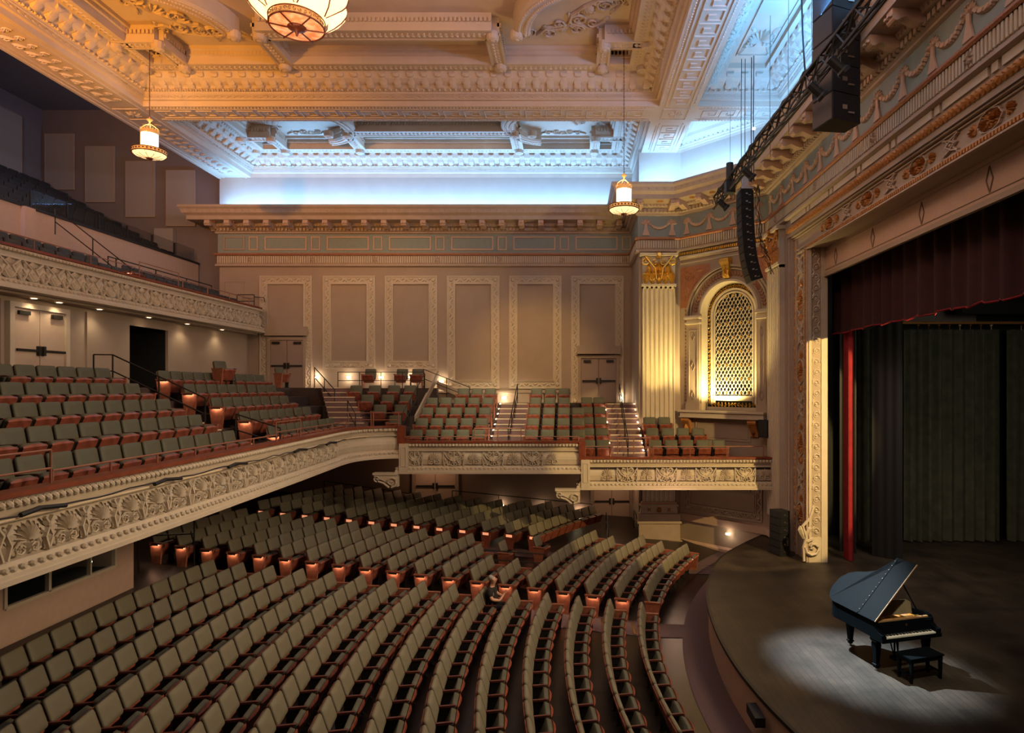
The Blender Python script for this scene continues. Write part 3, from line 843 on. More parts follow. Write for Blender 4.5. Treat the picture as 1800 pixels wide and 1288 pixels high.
# ================================================================ CEILING
ceil = empty('ceiling', (0, 0, 0), kind='structure')
CX0, CX1, CY1, CY2 = -15.2, 3.1, 21.98, 23.2
g = G()
def slab(x0, x1, y0, y1): g.add([(x0, y0, ZC), (x1, y0, ZC), (x1, y1, ZC), (x0, y1, ZC)], [(0, 1, 2, 3)])
slab(XL, CX0, 3, YF); slab(XR + .1, CX1, CY2, YF); slab(CX0, CX1, CY1, CY2); slab(CX1, 4.45, 3, YP); slab(4.45, 7.6, CY1, CY2); slab(CX0, XP, 3, 4.1)
g.box(XL, XL + .05, 3, 30, ZC, 20.2)
ob('ceiling_band', g, 'ceil', ceil)
COFS = [  # polygons run clockwise seen from above so that the right hand is inwards
    ('main', [(CX0, 4.1), (CX0, CY1), (CX1, CY1), (CX1, 4.1)], 1.45),
    ('far', [(CX0, CY2), (CX0, YF), (XR + .1, YF), (XR + .1, CY2)], 1.45),
    ('side', [(4.45, 4.1), (4.45, CY1), (XP, CY1), (XP, 4.1)], 1.1),
    ('corner', [(4.45, CY2), (4.45, YP), (XA, YP), (XP, YA), (XP, CY2)], .6)]
PR = [(0, 0), (0, .19), (.1, .2), (.12, .3), (.16, .34), (.2, .36), (.2, .40), (.3, .54), (.34, .58), (.44, .62), (.58, .72), (.66, .86), (.7, .9)]
PR2 = PR + [(1.15, .9), (1.15, 1.16), (1.22, 1.18), (1.22, 1.3), (1.3, 1.34), (1.3, 1.46)]
for nm, P, H in COFS:
    pr = PR2 if H > 1.3 else (PR + [(.85, .92), (.85, 1.1)] if H > 1 else [(d * .55, h * .6) for d, h in PR])
    g = G(); sweep(g, P, [(d, ZC + h) for d, h in pr], closed=True)
    xs = [p[0] for p in P]; ys = [p[1] for p in P]
    zt = ZC + (1.45 if H > 1.3 else (1.08 if H > 1 else .54))
    g.add([(p[0], p[1], zt) for p in P], [tuple(range(len(P)))])
    ob('coffer', g, 'ceil', ceil)
# running ornament of the coffers
def runs(P, step, off, ymin=14.5, closed=True, segs=None):
    return [(x, y, a) for x, y, a in walk(P, step, off, closed=closed, margin=off * 0 + step / 2, segs=segs) if y > ymin]
co_mesh = G()
prof = [(-.08, .56), (-.18, .585), (-.26, .61), (-.36, .69), (-.42, .80), (-.40, .9), (0, .9), (.22, .6)]
def corb():
    g = G()
    cs = [(-.0, .56), (.05, .53), (.12, .55), (.2, .62), (.26, .72), (.34, .80), (.40, .80), (.44, .86), (.44, .9)]
    L = []
    for u, e in ((-.125, -.04), (-.105, .05), (-.03, .07), (.03, .07), (.105, .05), (.125, -.04)):
        L.append([(u, -d + .0, h - e) for d, h in cs])
    g.loft([[(p[0], p[1], p[2]) for p in r] for r in L], closed=False, cap=False)
    for k in range(4):
        d, h = cs[2 + k]; g.leaf(-.05, 0, PI, .09, .07, .04, Matrix.Translation((0, -d, h)) @ Matrix.Rotation(PI / 2, 4, 'X')); g.leaf(.05, 0, 0, .09, .07, .04, Matrix.Translation((0, -d, h)) @ Matrix.Rotation(PI / 2, 4, 'X'))
    return g
cbm = meshof(corb(), 'ceil', 'corbel')
fluteg = G(); egg = G(); chain = G(); dent = G(); leafg = G()
def put(gm, proto, x, y, a, z=0, sc=1):
    gm.add(proto.v, proto.f, Matrix.Translation((x, y, z)) @ Matrix.Rotation(a, 4, 'Z') @ Matrix.Scale(sc, 4))
eggp = G(); eggp.lathe([(0, -.075), (.045, -.05), (.055, 0), (.04, .05), (0, .07)], 7, Matrix.Translation((0, -.0, 0)) @ Matrix.Rotation(-.9, 4, 'X'))
eggp.box(-.095, -.08, -.03, .02, -.05, .05)
chp = G(); chp.tube([(-.11, -.03, 0), (-.06, -.04, .035), (0, -.03, .04), (.06, -.03, .035), (.11, -.03, 0), (.06, -.03, -.035), (0, -.03, -.04), (-.06, -.03, -.035), (-.11, -.03, 0)], .012, 4)
dtp = G(); dtp.box(-.035, .035, -.07, .02, -.06, .06)
flp = G()
for k in (-1, 0, 1): flp.tube([(k * .055, -.0, .57), (k * .055, -.2, .64), (k * .055, -.30, .84)], .02, 4)
for nm, P, H in COFS:
    if nm == 'corner':
        for x, y, a in runs(P, .22, .1): put(egg, eggp, x, y, a, ZC + .27, .8)
        for x, y, a in runs(P, .24, .03): put(chain, chp, x, y, a, ZC + .18, .9)
        continue
    for x, y, a in runs(P, .19, .26): put(egg, eggp, x, y, a, ZC + .46)
    for x, y, a in runs(P, .23, .125): put(chain, chp, x, y, a, ZC + .28)
    st = .478
    for x, y, a in runs(P, st, .26):
        ob('corbel', cbm, None, ceil, loc=(x, y, ZC), rz=a)
        put(fluteg, flp, x + math.cos(a) * st / 2, y + math.sin(a) * st / 2, a, ZC)
    if H > 1.3:
        for x, y, a in runs(P, .13, 1.16): put(dent, dtp, x, y, a, ZC + 1.24)
    if H > 1.3:
        for x, y, a in runs(P, .17, .92):
            for e in (-1, 1): leafg.leaf(0, 0, e * .6, .15, .08, .03, Matrix.Translation((x, y, ZC + .9)) @ Matrix.Rotation(a, 4, 'Z') @ Matrix.Rotation(PI / 2, 4, 'X'))
ob('egg_and_dart', egg, 'ceil', ceil, kind='stuff', smooth=True)
ob('chain_moulding', chain, 'ceil', ceil, kind='stuff')
ob('cove_fluting', fluteg, 'ceil', ceil, kind='stuff')

# ribs in the two large coffers
DN = Matrix.Rotation(PI / 2, 4, 'X')
def rib(g2, x0, y0, x1, y1, wd):
    d = Vector((x1 - x0, y1 - y0)); L = d.length; a = math.atan2(d.y, d.x)
    m = Matrix.Translation((x0, y0, ZC)) @ Matrix.Rotation(a, 4, 'Z')
    g2.box(0, L, -wd / 2, wd / 2, .9, 1.46, m); g2.box(0, L, -wd / 2 - .04, -wd / 2 + .04, .88, .95, m); g2.box(0, L, wd / 2 - .04, wd / 2 + .04, .88, .95, m)
    k = .1
    while k < L:
        for e in (-1, 1): leafg.leaf(0, 0, e * .6, .15, .09, .035, m @ Matrix.Translation((k, 0, .9)) @ DN)
        k += .17
    for s in (-1, 1):
        k = .1
        while k < L:
            dent.box(k, k + .07, s * wd / 2 - .06, s * wd / 2 + .06, 1.16, 1.28, m); k += .13
boss = G(); boss.lathe([(.0, .70), (.05, .71), (.1, .74), (.13, .73), (.19, .76), (.2, .9), (.2, .98), (0, .98)], 12); bsm = meshof(boss, 'ceil', 'boss')
for nm, yb in (('main', CY1), ('far', YF)):
    ribg = G(); xm = (CX0 + CX1) / 2
    y1, y2 = yb - 1.13, yb - 2.86
    rib(ribg, xm - 3.6, y2, xm + 3.6, y2, .5)
    for s in (-1, 1):
        x = xm + s * 3.6
        rib(ribg, x, y1, x, y2 + .0, .42)
        ob('boss', bsm, None, ceil, loc=(x + s * .05, yb - 1.0, ZC)); ob('boss', bsm, None, ceil, loc=(x - s * .0, y2 + .05, ZC)); ob('boss', bsm, None, ceil, loc=(x + s * .75, y2 - .02, ZC))
        xc = xm + s * 7.77       # the square where the lanterns hang
        h = .68
        for (a, b, c, d) in ((xc - h, y1 + .2, xc - h, y1 - 2 * h + .2), (xc - h, y1 - 2 * h + .2, xc + h, y1 - 2 * h + .2)) if s > 0 else ((xc + h, y1 + .2, xc + h, y1 - 2 * h + .2), (xc - h, y1 - 2 * h + .2, xc + h, y1 - 2 * h + .2)):
            rib(ribg, a, b, c, d, .36)
        for ex in (-1, 1):
            for ey in (0, 1): ob('boss', bsm, None, ceil, loc=(xc + ex * h, y1 + .2 - 2 * h * ey, ZC))
        g2 = G(); fr = .42
        for (a, hh) in ((.42, 1.2), (.34, 1.28)): pass
        g2.box(xc - .46, xc + .46, y1 - .94, y1 - .86, 1.1 + ZC, 1.46 + ZC); g2.box(xc - .46, xc + .46, y1 - .1, y1 - .02, 1.1 + ZC, 1.46 + ZC)
        for k in range(8): g2.leaf(0, 0, k * PI / 4, .28, .12, .07, Matrix.Translation((xc, y1 - .48, ZC + 1.45)) @ DN)
        ob('lantern_rosette', g2, 'ceil', ceil)
        # quarter ring
        cxr, cyr, R = xm + s * 6.71, yb - 2.78, 2.2
        if nm == 'far': R = 1.55; cxr = xm + s * 4.9; cyr = yb - 3.3
        g3 = G(); N = 18 if nm == 'main' else 30; a0, a1 = (PI, 1.55 * PI) if nm == 'main' else (PI * .55, PI * 1.9)
        vs = []
        for k in range(N + 1):
            a = a0 + (a1 - a0) * k / N; c_, s_ = math.cos(a) * s, math.sin(a)
            for r, z in ((R + .27, 1.46), (R + .27, .98), (R + .2, .9), (R - .2, .9), (R - .27, .98), (R - .27, 1.46)): vs.append((cxr + c_ * r, cyr + s_ * r, ZC + z))
        g3.add(vs, [(6 * k + j, 6 * k + j + 1, 6 * k + j + 7, 6 * k + j + 6) for k in range(N) for j in range(5)])
        ob('ring_rib', g3, 'ceil', ceil)
        for k in range(int(N * 2.6)):
            a = a0 + (a1 - a0) * k / (N * 2.6)
            for e in (-.1, .1):
                leafg.disc(0, 0, .06, .035, Matrix.Translation((cxr + math.cos(a) * s * (R + e), cyr + math.sin(a) * (R + e), ZC + .9)) @ DN, n=6)
        for k in range(int(N * 2.2)):
            a = a0 + (a1 - a0) * k / (N * 2.2)
            dent.box(-.04, .04, -.03, .05, 1.16, 1.28, Matrix.Translation((cxr + math.cos(a) * s * (R - .29), cyr + math.sin(a) * (R - .29), ZC)) @ Matrix.Rotation(a, 4, 'Z'))
    ob('ceiling_rib', ribg, 'ceil', ceil)
# second, deeper field beyond the long rib of the main coffer
ob('dentils', dent, 'ceil', ceil, kind='stuff')
ob('rib_leafwork', leafg, 'ceil', ceil, kind='stuff')

# foliate reliefs in the fields
def scrollwork(L):
    g = G(); h = .06
    for s in (-1, 1):
        g.spiral(s * .62, .1, .34, 1.8, PI * (0 if s > 0 else 1), -s, .045, h); g.spiral(s * 1.35, -.18, .24, 1.6, PI / 2, s, .035, h)
        g.ribbon([(0, -.35), (s * .3, -.3), (s * .62, -.3), (s * .98, -.02), (s * 1.2, .12), (s * 1.55, .0), (s * 1.9, -.2)], .07, h)
        for k in range(3): g.leaf(s * (.3 + .55 * k), -.28 + .12 * k, PI / 2 + s * (-.9 + .25 * k) + (PI if k % 2 else 0), .36, .15, h)
        g.leaf(s * 1.8, -.2, PI / 2 - s * PI / 2 - .5 * s, .35, .16, h)
    for k in range(-3, 4): g.leaf(0, -.3, PI / 2 + k * .38, .5 - .05 * abs(k), .13, h)
    return g
scm = meshof(scrollwork(1), 'ceil', 'foliate_relief')
zt = ZC + 1.44
for (x, y, r, s) in ((.55, 18.75, 2.4, .85), (-.3, 19.7, 2.9, .75), (-12.5, 18.6, .9, .95), (-11.9, 19.75, .2, .8), (-13.2, 17.2, 1.4, .8), (1.5, 17.2, 1.6, .8)):
    ob('foliate_relief', scm, None, ceil, loc=(x, y, zt), rot=(PI / 2, 0, r), sc=(s, 1.3, s))
for (x, y, r, s) in ((-6.0, 27.3, 0, .6), (-3.9, 25.9, .3, .7), (-8.2, 25.9, -.3, .7), (1.0, 26.0, 1.2, .6), (-.4, 27.6, 0, .5), (-13.0, 26.2, 1.4, .6), (-11.6, 27.6, 0, .55), (-10.8, 26.0, .2, .55)):
    ob('foliate_relief', scm, None, ceil, loc=(x, y, zt), rot=(PI / 2, 0, r), sc=(s, 1.1, s))
md2 = G()
for r, n, L in ((0, 10, .35), (.35, 16, .35), (.7, 22, .32), (1.0, 26, .26)):
    for k in range(n):
        a = 2 * PI * k / n + r * 5; md2.leaf(r * 1.5 * math.cos(a), r * math.sin(a), a + .6 * (-1) ** k, L, .13, .1)
md2.tube([(1.9 * math.cos(2 * PI * k / 40), -.03, 1.3 * math.sin(2 * PI * k / 40)) for k in range(41)], .04, 5)
ob('foliate_medallion', md2, 'ceil', ceil, loc=(-6.05, 25.2, zt), rot=(PI / 2, 0, 0))
# side coffer panel with acanthus relief
g = G()
frame(g, 5.45, 6.5, 14.6, 20.6, .05, .05)
g.v = [(x, z, ZC + 1.08 + y) for x, y, z in g.v]
fp = ob('coffer_panel', g, 'ceil', ceil)
ac = G()
for k in range(-5, 6): ac.leaf(0, 0, PI / 2 + k * .3, .62 - .03 * abs(k), .15, .1)
for s in (-1, 1):
    ac.spiral(s * .3, -.15, .2, 1.5, 0, s, .04, .09); ac.leaf(s * .1, -.1, -PI / 2 + s * 1.1, .5, .18, .1); ac.leaf(s * .4, -.4, -PI / 2 + s * .6, .4, .16, .1); ac.leaf(s * .3, .5, PI / 2 - s * .9, .3, .14, .09)
acm = meshof(ac, 'ceil', 'acanthus_relief')
ob('acanthus_relief', acm, None, ceil, loc=(5.98, 19.7, ZC + 1.07), rot=(PI / 2, 0, 0), sc=(.85, 1, 1))
ob('acanthus_relief', acm, None, ceil, loc=(5.98, 16.2, ZC + 1.07), rot=(PI / 2, 0, PI), sc=(.85, 1, 1))

# greek key on the bands
def key(n, p, a, w):
    g = G()
    for k in range(n):
        x = k * p
        g.ribbon([(x, -a), (x, a), (x + .74 * p, a), (x + .74 * p, -.3 * a), (x + .36 * p, -.3 * a), (x + .36 * p, .34 * a)], w, .035)
        g.ribbon([(x, -a), (x + p, -a)], w, .035)
    g.box(-.2, n * p + .1, -.03, 0, a + .12, a + .16); g.box(-.2, n * p + .1, -.03, 0, -a - .16, -a - .12)
    for k in range(int(n * p / .12)):
        for s in (-1, 1): g.disc(k * .12, s * (a + .24), .035, .03, n=6)
    return g
ob('greek_key', key(24, .74, .27, .05), 'ceil', ceil, loc=(-15.0, 22.59, ZC), rot=(PI / 2, 0, 0))
ob('greek_key', key(11, .62, .30, .05), 'ceil', ceil, loc=(3.76, 15.1, ZC), rot=(PI / 2, 0, PI / 2))
ob('greek_key', key(4, .62, .30, .05), 'ceil', ceil, loc=(3.76, 23.6, ZC), rot=(PI / 2, 0, PI / 2))
ob('greek_key', key(4, .66, .27, .05), 'ceil', ceil, loc=(4.75, 22.59, ZC), rot=(PI / 2, 0, 0))
g = G(); frame(g, -.48, .48, -.45, .45, .05, .03)
for k in range(8): g.leaf(0, 0, k * PI / 4, .26, .12, .05)
crs = meshof(g, 'ceil', 'crossing_rosette')
for x in (3.76, -15.95): ob('crossing_rosette', crs, None, ceil, loc=(x, 22.59, ZC), rot=(PI / 2, 0, 0))
g = G()
y = 14.0
while y < 29:
    if abs(y - 22.6) > .7:
        for e in (-1, 1):
            g.leaf(0, e * .02, PI / 2 + e * .9, .36, .17, .05, Matrix.Translation((-15.95, y, ZC)) @ DN); g.spiral(e * .22, .1, .13, 1.2, 0, e, .02, .04, Matrix.Translation((-15.95, y, ZC)) @ DN, n=8)
    y += .42
g.box(-16.52, -16.47, 3, 29.4, ZC - .03, ZC); g.box(-15.45, -15.40, 3, 29.4, ZC - .03, ZC); g.box(XL - .03, XL + .08, 3, 29.4, ZC - .06, ZC)
ob('band_leafwork', g, 'ceil', ceil, kind='stuff')
# small spotlights in the blue coffer
for i, (px, py, n_) in enumerate(((670, 228, 'left one'), (852, 228, 'right one'))):
    p = at(px, py, 27.0 * 1.0); s_ = (ZC + 1.42 - CZ) / (p.z - CZ); p = Vector((p.x * s_, p.y * s_, ZC + 1.40))
    t = empty('ceiling_spotlight', p, label='small bright spotlight in the blue coffer, %s of two by the medallion' % n_, cat='light')
    g = G(); g.lathe([(.11, .06), (.13, .02), (.13, -.03), (.1, -.04)], 12, cap=False); ob('lamp_ring', g, 'silver', t)
    g = G(); g.lathe([(.1, -.02), (.08, -.05), (0, -.06)], 12); ob('lamp', g, 'cbulb', t)
# ================================================================ FLOORS, STAGE, BALCONIES
FX, FY, R0, PN = 19.6, 13.05, 17.8, .82       # focus of the curved rows, first radius, row pitch
def fz(R): return max(0.0, .07 * (R - R0) / PN)
g = G(); A = [PI - 1.2 + 2.4 * k / 60 for k in range(61)]; RR = [13.5, 16.5, 17.8] + [18 + k for k in range(23)]
vs = [(FX + r * math.cos(a), FY + r * math.sin(a), fz(r)) for r in RR for a in A]
g.add(vs, [(i * 61 + j, i * 61 + j + 1, (i + 1) * 61 + j + 1, (i + 1) * 61 + j) for i in range(len(RR) - 1) for j in range(60)])
floor = ob('floor', g, 'floor', kind='structure')
def cstrip(name, pts, m='carpet', dz=.012):
    g = G(); vs = []
    for (x0, y0, x1, y1) in pts:
        for x, y in ((x0, y0), (x1, y1)): vs.append((x, y, fz(math.hypot(x - FX, y - FY)) + dz))
    g.add(vs, [(2 * k, 2 * k + 1, 2 * k + 3, 2 * k + 2) for k in range(len(pts) - 1)])
    return ob(name, g, m, floor)
def arcpt(R, Y): return FX - math.sqrt(R * R - (Y - FY) ** 2)
cstrip('aisle_carpet', [(arcpt(R0 - .8 + PN * n, 16.25 + .035 * n), 16.25 + .035 * n, arcpt(R0 - .8 + PN * n, 17.15 + .085 * n), 17.15 + .085 * n) for n in range(0, 18)])
cstrip('aisle_carpet', [(arcpt(R0 + PN * n, 22.2 + .07 * n - .4), 22.25 + .07 * n - .4, arcpt(R0 + PN * n, 22.85 + .05 * n), 22.85 + .05 * n) for n in range(-1, 20)])
cstrip('front_carpet', [(arcpt(15.4, y), y, arcpt(17.0, y), y) for y in [5 + .5 * k for k in range(38)]])
g = G()
g.box(-2.6, .6, 20.3, 22.6, .3, .34); ob('wheelchair_platform', g, 'carpet', floor)
g = G()
for n in range(1, 17):
    y = 16.3 + .035 * n; R = R0 - .38 + PN * n
    g.box(arcpt(R, y) - .02, arcpt(R, y) + .04, y + .02, y + .82 + .05 * n, fz(R) + .01, fz(R) + .03)
ob('step_nosing', g, 'brass', floor, kind='stuff')
# walls at the far side of the stalls
g = G(); g.box(.4, 7.6, 22.9, 26.4, -.3, .02)
g.box(.9, 3.0, 26.4, 29.4, -.2, .2)
ob('floor_side_landing', g, 'carpet', kind='structure')

E = [(7.44, 23.9), (6.6, 22.9), (5.46, 21.4), (4.75, 20.2), (4.27, 19), (3.9, 17.8), (3.63, 16.7), (3.43, 15.4), (3.31, 13.9), (3.31, 12.5), (3.42, 11.3), (3.63, 10.1), (3.95, 8.7), (4.4, 7.1), (5.4, 4.8), (7.44, 2.2)]
def smooth(P, n=5):
    out = []
    for i in range(len(P) - 1):
        p0, p1, p2, p3 = (Vector(P[max(0, min(len(P) - 1, j))]) for j in (i - 1, i, i + 1, i + 2))
        for k in range(n):
            t = k / n
            out.append(tuple(.5 * (2 * p1 + (p2 - p0) * t + (2 * p0 - 5 * p1 + 4 * p2 - p3) * t * t + (3 * p1 - p0 - 3 * p2 + p3) * t ** 3)))
    return out + [tuple(P[-1])]
ES = smooth(E, 4)
g = G(); top = [(x, y, .95) for x, y in ES] + [(22, 2.2, .95), (22, 24.5, .95), (7.44, 24.5, .95)]
g.add(top, [tuple(range(len(top)))])
ob('floor_stage', g, 'stage', kind='structure')
g = G(); vs = []
for x, y in ES: vs += [(x, y, .95), (x, y, .86), (x + .06, y, .84), (x + .06, y, -.05)]
g.add(vs, [(4 * k + j, 4 * k + j + 1, 4 * k + j + 5, 4 * k + j + 4) for k in range(len(ES) - 1) for j in range(3)])
tr = ob('stage_front', g, 'peach', kind='structure')
g = G(); vs = []
for x, y in ES: vs += [(x - .015, y, .955), (x - .015, y, .885), (x + .05, y, .955)]
g.add(vs, [(3 * k, 3 * k + 1, 3 * k + 4, 3 * k + 3) for k in range(len(ES) - 1)] + [(3 * k, 3 * k + 2, 3 * k + 5, 3 * k + 3) for k in range(len(ES) - 1)])
ob('stage_nosing', g, 'iron', tr)
g = G(); g.box(3.24, 3.42, 10.95, 11.5, .55, .72); ob('vent_slot', g, 'black', tr)
g = G(); g.box(22, 22.1, 2, 24, .95, 12); g.box(8.3, 22, 23.6, 23.7, .95, 12); g.box(XP, 22, 2, 24, 12.4, 12.5)
ob('wall_stage', g, 'black', kind='structure')

# --------- terraces
def steps(name, boxes, m='riser', nos=None):
    g = G()
    for b in boxes: g.box(*b)
    return ob(name, g, m, kind='structure')
CZ0, ST = 4.62, .39
bx = [(-8.0 - .85 * r - .85 * 1.2, -7.95 if r == 0 else -8.85 - .85 * (r - 1), 2.5, 22.2 if r < 1 else (22.6 if r < 3 else 29.4), 4.1, CZ0 + ST * r) for r in range(5)]
bx.append((-8.0, -7.6, 2.5, 16, 4.1, CZ0)); bx.append((-15.3, -12.2, 2.5, 29.4, 4.1, 6.57))
steps('floor_mezzanine', bx)
bx = [(-9.4, -6.3, 22.8, 24.3, 4.1, 4.62), (-9.6, -6.3, 24.3, 25.1, 4.1, 5.01), (-9.9, -6.3, 25.1, 25.9, 4.1, 5.4), (-10.4, -6.3, 25.9, 26.8, 4.1, 5.79), (-12.3, -6.3, 27.0, 29.4, 4.1, 6.55)]
steps('floor_mezzanine_corner', bx)
steps('floor_box_upper', [(-6.3, .36, 22.6, 24.5, 3.52, 4.06)] + [(-6.3, .36, 24.5 + .9 * k, 25.4 + .9 * k, 3.52, 4.46 + .4 * k) for k in range(4)] + [(-6.3, 2.85, 28.1, 29.4, 3.52, 5.86)])
steps('floor_box_lower', [(.36, 7.4, 22.6, 24.5, 2.95, 3.66)] + [(.36, 2.85 if k > 1 else 5.8, 24.5 + .9 * k, 25.4 + .9 * k, 2.95, 4.06 + .4 * k) for k in range(4)] + [(.36, 2.85, 28.1, 29.4, 2.95, 5.86)])
def stair(name, cx0, cx1, y0, y1, z0, z1, n, skew=0, w=None):
    """flight of n risers going away from the camera"""
    root = empty(name, (0, 0, 0), kind='structure')
    for k in range(n):
        ya = y0 + (y1 - y0) * k / n; z = z0 + (z1 - z0) * (k + 1) / n; dx = skew * k / n
        g = G(); g.box(cx0 + dx, cx1 + dx, ya, y1 + .3, z - (z1 - z0) / n, z)
        t = ob('tread', g, 'tread', root)
        g = G(); g.box(cx0 + dx, cx1 + dx, ya - .015, ya + .05, z - .03, z + .008); g.box(cx0 + dx - .03, cx0 + dx + .02, ya - .012, ya + .35, z - .19, z + .01) if False else None
        ob('nosing', g, 'nosing', t)
    return root
stair('mezzanine_stairs', -8.95, -7.65, 23.3, 27.0, 4.62, 6.57, 10, skew=-2.0)
stair('upper_box_stairs', -3.15, -1.8, 23.7, 28.1, 4.06, 5.86, 9)
stair('lower_box_stairs', 1.52, 2.83, 23.5, 28.1, 3.66, 5.86, 11)
for r in range(4):
    x = -8.85 - .85 * r; z = CZ0 + ST * r
    g = G(); g.box(x, x + .4, 16.1, 17.15, z, z + ST / 2); s = ob('aisle_step', g, 'tread', kind='structure')
    g = G(); g.box(x + .36, x + .42, 16.1, 17.15, z + ST / 2 - .02, z + ST / 2 + .012); g.box(x - .04, x + .02, 16.1, 17.15, z + ST - .02, z + ST + .012); ob('nosing', g, 'nosing', s)
g = G(); g.prism([(25.0, 5.2), (25.0, 5.45), (29.2, 7.35), (29.2, 7.0)], -6.34, -6.26, plane='yz'); g.prism([(-6.3, 6.9), (-6.3, 6.55), (-3.9, 5.6), (-3.9, 5.85)], 29.0, 29.1)
ob('stair_stringer', g, 'wall', kind='structure')

# --------- balcony fronts
FP = [(0, -.08), (.05, -.1), (.05, -.17), (.0, -.2), (-.03, -.3), (-.01, -.31), (.07, -.33), (.07, -.36), (-.02, -.38), (-.02, -.42), (.05, -.56), (.06, -.66), (.02, -.82), (-.01, -.88), (.07, -.9), (.1, -.95), (.12, -1.0), (.17, -1.04), (.17, -1.09), (.2, -1.1), (.2, -1.17), (-.3, -1.17)]
PC = [(-7.35, 2), (-7.4, 8), (-7.45, 12), (-7.6, 17), (-7.75, 20.3), (-7.7, 21.2), (-7.45, 21.9), (-7.0, 22.35), (-6.55, 22.55), (-6.22, 22.6)]
PC = PC[:4] + smooth(PC[4:], 3)
PB = [(-6.22, 23.2), (-6.22, 22.6), (.36, 22.6)]
PA = [(.36, 23.2), (.36, 22.6), (7.4, 22.6)]
PU = [(-14.66, 2), (-14.62, 15), (-14.58, 22), (-14.5, 28.6), (-14.55, 28.95), (-14.8, 29.15), (-15.3, 29.2)]
def front(name, P, zt, m='plaster', prof=FP, hs=1.0):
    g = G(); sweep(g, P, [(d, zt + z * hs) for d, z in prof]); sweep(g, P, [(-.18, zt), (-.18, zt - 1.1)])
    o = ob(name, g, m, kind='structure')
    g = G(); sweep(g, P, [(-.24, zt), (.09, zt), (.09, zt - .07), (.0, zt - .09)]); sweep(g, P, [(-.24, zt), (-.24, zt - .07)])
    ob('cap_rail', g, 'capwood', o)
    g = G()
    for x, y, a in walk(P, .12, .08, margin=.06):
        if y > 6: put(g, eggp, x, y, a, zt - .14, .9)
    for x, y, a in walk(P, .15, .15, margin=.06):
        if y > 6: g.disc(0, zt - .98, .05, .03, Matrix.Translation((x, y, 0)) @ Matrix.Rotation(a, 4, 'Z'), n=6)
    ob('egg_moulding', g, m, o, kind='stuff')
    return o
fC = front('wall_mezzanine_front', PC, 5.18)
fB = front('wall_upper_box_front', PB, 4.62)
fA = front('wall_lower_box_front', PA, 4.04)
fU = front('wall_balcony_front', PU, 10.3)
# relief modules
def palmette(g, u, v, s, h=.07):
    for k in range(-4, 5): g.leaf(u, v, PI / 2 + k * .33, s * (.36 - .018 * abs(k)), s * .095, h)
    for e in (-1, 1): g.spiral(u + e * s * .15, v - s * .12, s * .14, 1.6, PI / 2 + e * .6, -e, s * .026, h * .8, n=11)
    g.leaf(u, v - s * .22, PI / 2, s * .25, s * .1, h)
pm = G(); palmette(pm, 0, -.04, .76)
for e in (-1, 1):
    pm.ribbon([(e * .33, -.24), (e * .27, -.05), (e * .34, .1), (e * .26, .22)], .045, .05); pm.leaf(e * .3, -.02, PI / 2 + e * .9, .16, .08, .05); pm.leaf(e * .3, .05, PI / 2 - e * .6, .18, .07, .05); pm.leaf(e * .36, -.2, PI / 2, .2, .07, .05)
pmC = meshof(pm, 'plaster', 'palmette')
pb = G(); palmette(pb, 0, -.04, .74)
pmB = meshof(pb, 'plaster', 'palmette')
ly = G()
for e in (-1, 1):
    ly.ribbon([(e * .02, -.26), (e * .18, -.2), (e * .1, 0), (e * .22, .12), (e * .16, .24), (e * .05, .2)], .04, .05, )
    ly.spiral(e * .14, .18, .08, 1.2, 0, e, .02, .05, n=9)
    ly.ribbon([(e * .36, .22), (e * .22, .02), (e * .02, -.1)], .05, .06); ly.ribbon([(e * .36, .24), (e * .38, 0), (e * .34, -.27)], .05, .05)
    ly.leaf(e * .36, .1, -PI / 2 - e * .3, .22, .1, .07); ly.leaf(e * .28, .1, -PI / 2 + e * .5, .18, .07, .06)
    ly.prism([(e * .2 - .035, -.24), (e * .2 + .035, -.24), (e * .2 + .035, -.16), (e * .2 - .035, -.16)], -.05, 0)
    ly.leaf(e * .1, -.2, PI / 2 + e * .7, .15, .07, .05)
ly.leaf(0, -.25, PI / 2, .2, .08, .07); ly.leaf(0, .05, PI / 2, .22, .09, .07); ly.leaf(0, -.02, -PI / 2, .12, .1, .07)
lyB = meshof(ly, 'plaster', 'lyre_and_garland')
ub = G()
for k in range(-2, 3): ub.leaf(0, .26, -PI / 2 + k * .35, .2, .075, .06)
for k in range(-2, 3): ub.leaf(0, -.28, PI / 2 + k * .5, .26, .09, .07)
for e in (-1, 1):
    ub.ribbon([(e * .03, -.26), (e * .16, -.1), (e * .06, .05), (e * .2, .16), (e * .3, .24)], .05, .05)
    ub.ribbon([(e * .33, -.28), (e * .22, -.12), (e * .33, .02)], .05, .05); ub.leaf(e * .2, .0, PI / 2 - e * .3, .22, .08, .06); ub.leaf(e * .2, -.18, PI / 2 - e * .8, .16, .08, .06)
ubU = meshof(ub, 'plaster', 'acanthus_bell')
TIL = .0
for x, y, a in walk(PC, .72, .055, margin=.36):
    if y > 7: ob('palmette', pmC, None, fC, loc=(x, y, 5.18 - .64), rz=a)
for k in range(4): pass
for par, P0, zt in ((fB, -5.0, 4.62), (fA, 1.3, 4.04)):
    n = 5
    xs = [P0 - .0 + 1.43 * k for k in range(n)]
    for k, x in enumerate(xs):
        if x < (.2 if par is fB else 7.1): ob('palmette', pmB, None, par, loc=(x, 22.545, zt - .63))
        x2 = x + .715
        if x2 < (.0 if par is fB else 7.0): ob('lyre_and_garland', lyB, None, par, loc=(x2, 22.545, zt - .63))
ob('lyre_and_garland', lyB, None, fB, loc=(-5.715, 22.545, 4.62 - .63), sc=(.8, 1, 1))
for x, y, a in walk(PU, .68, .055, margin=.34):
    if y > 14: ob('acanthus_bell', ubU, None, fU, loc=(x, y, 10.3 - .62), rz=a)
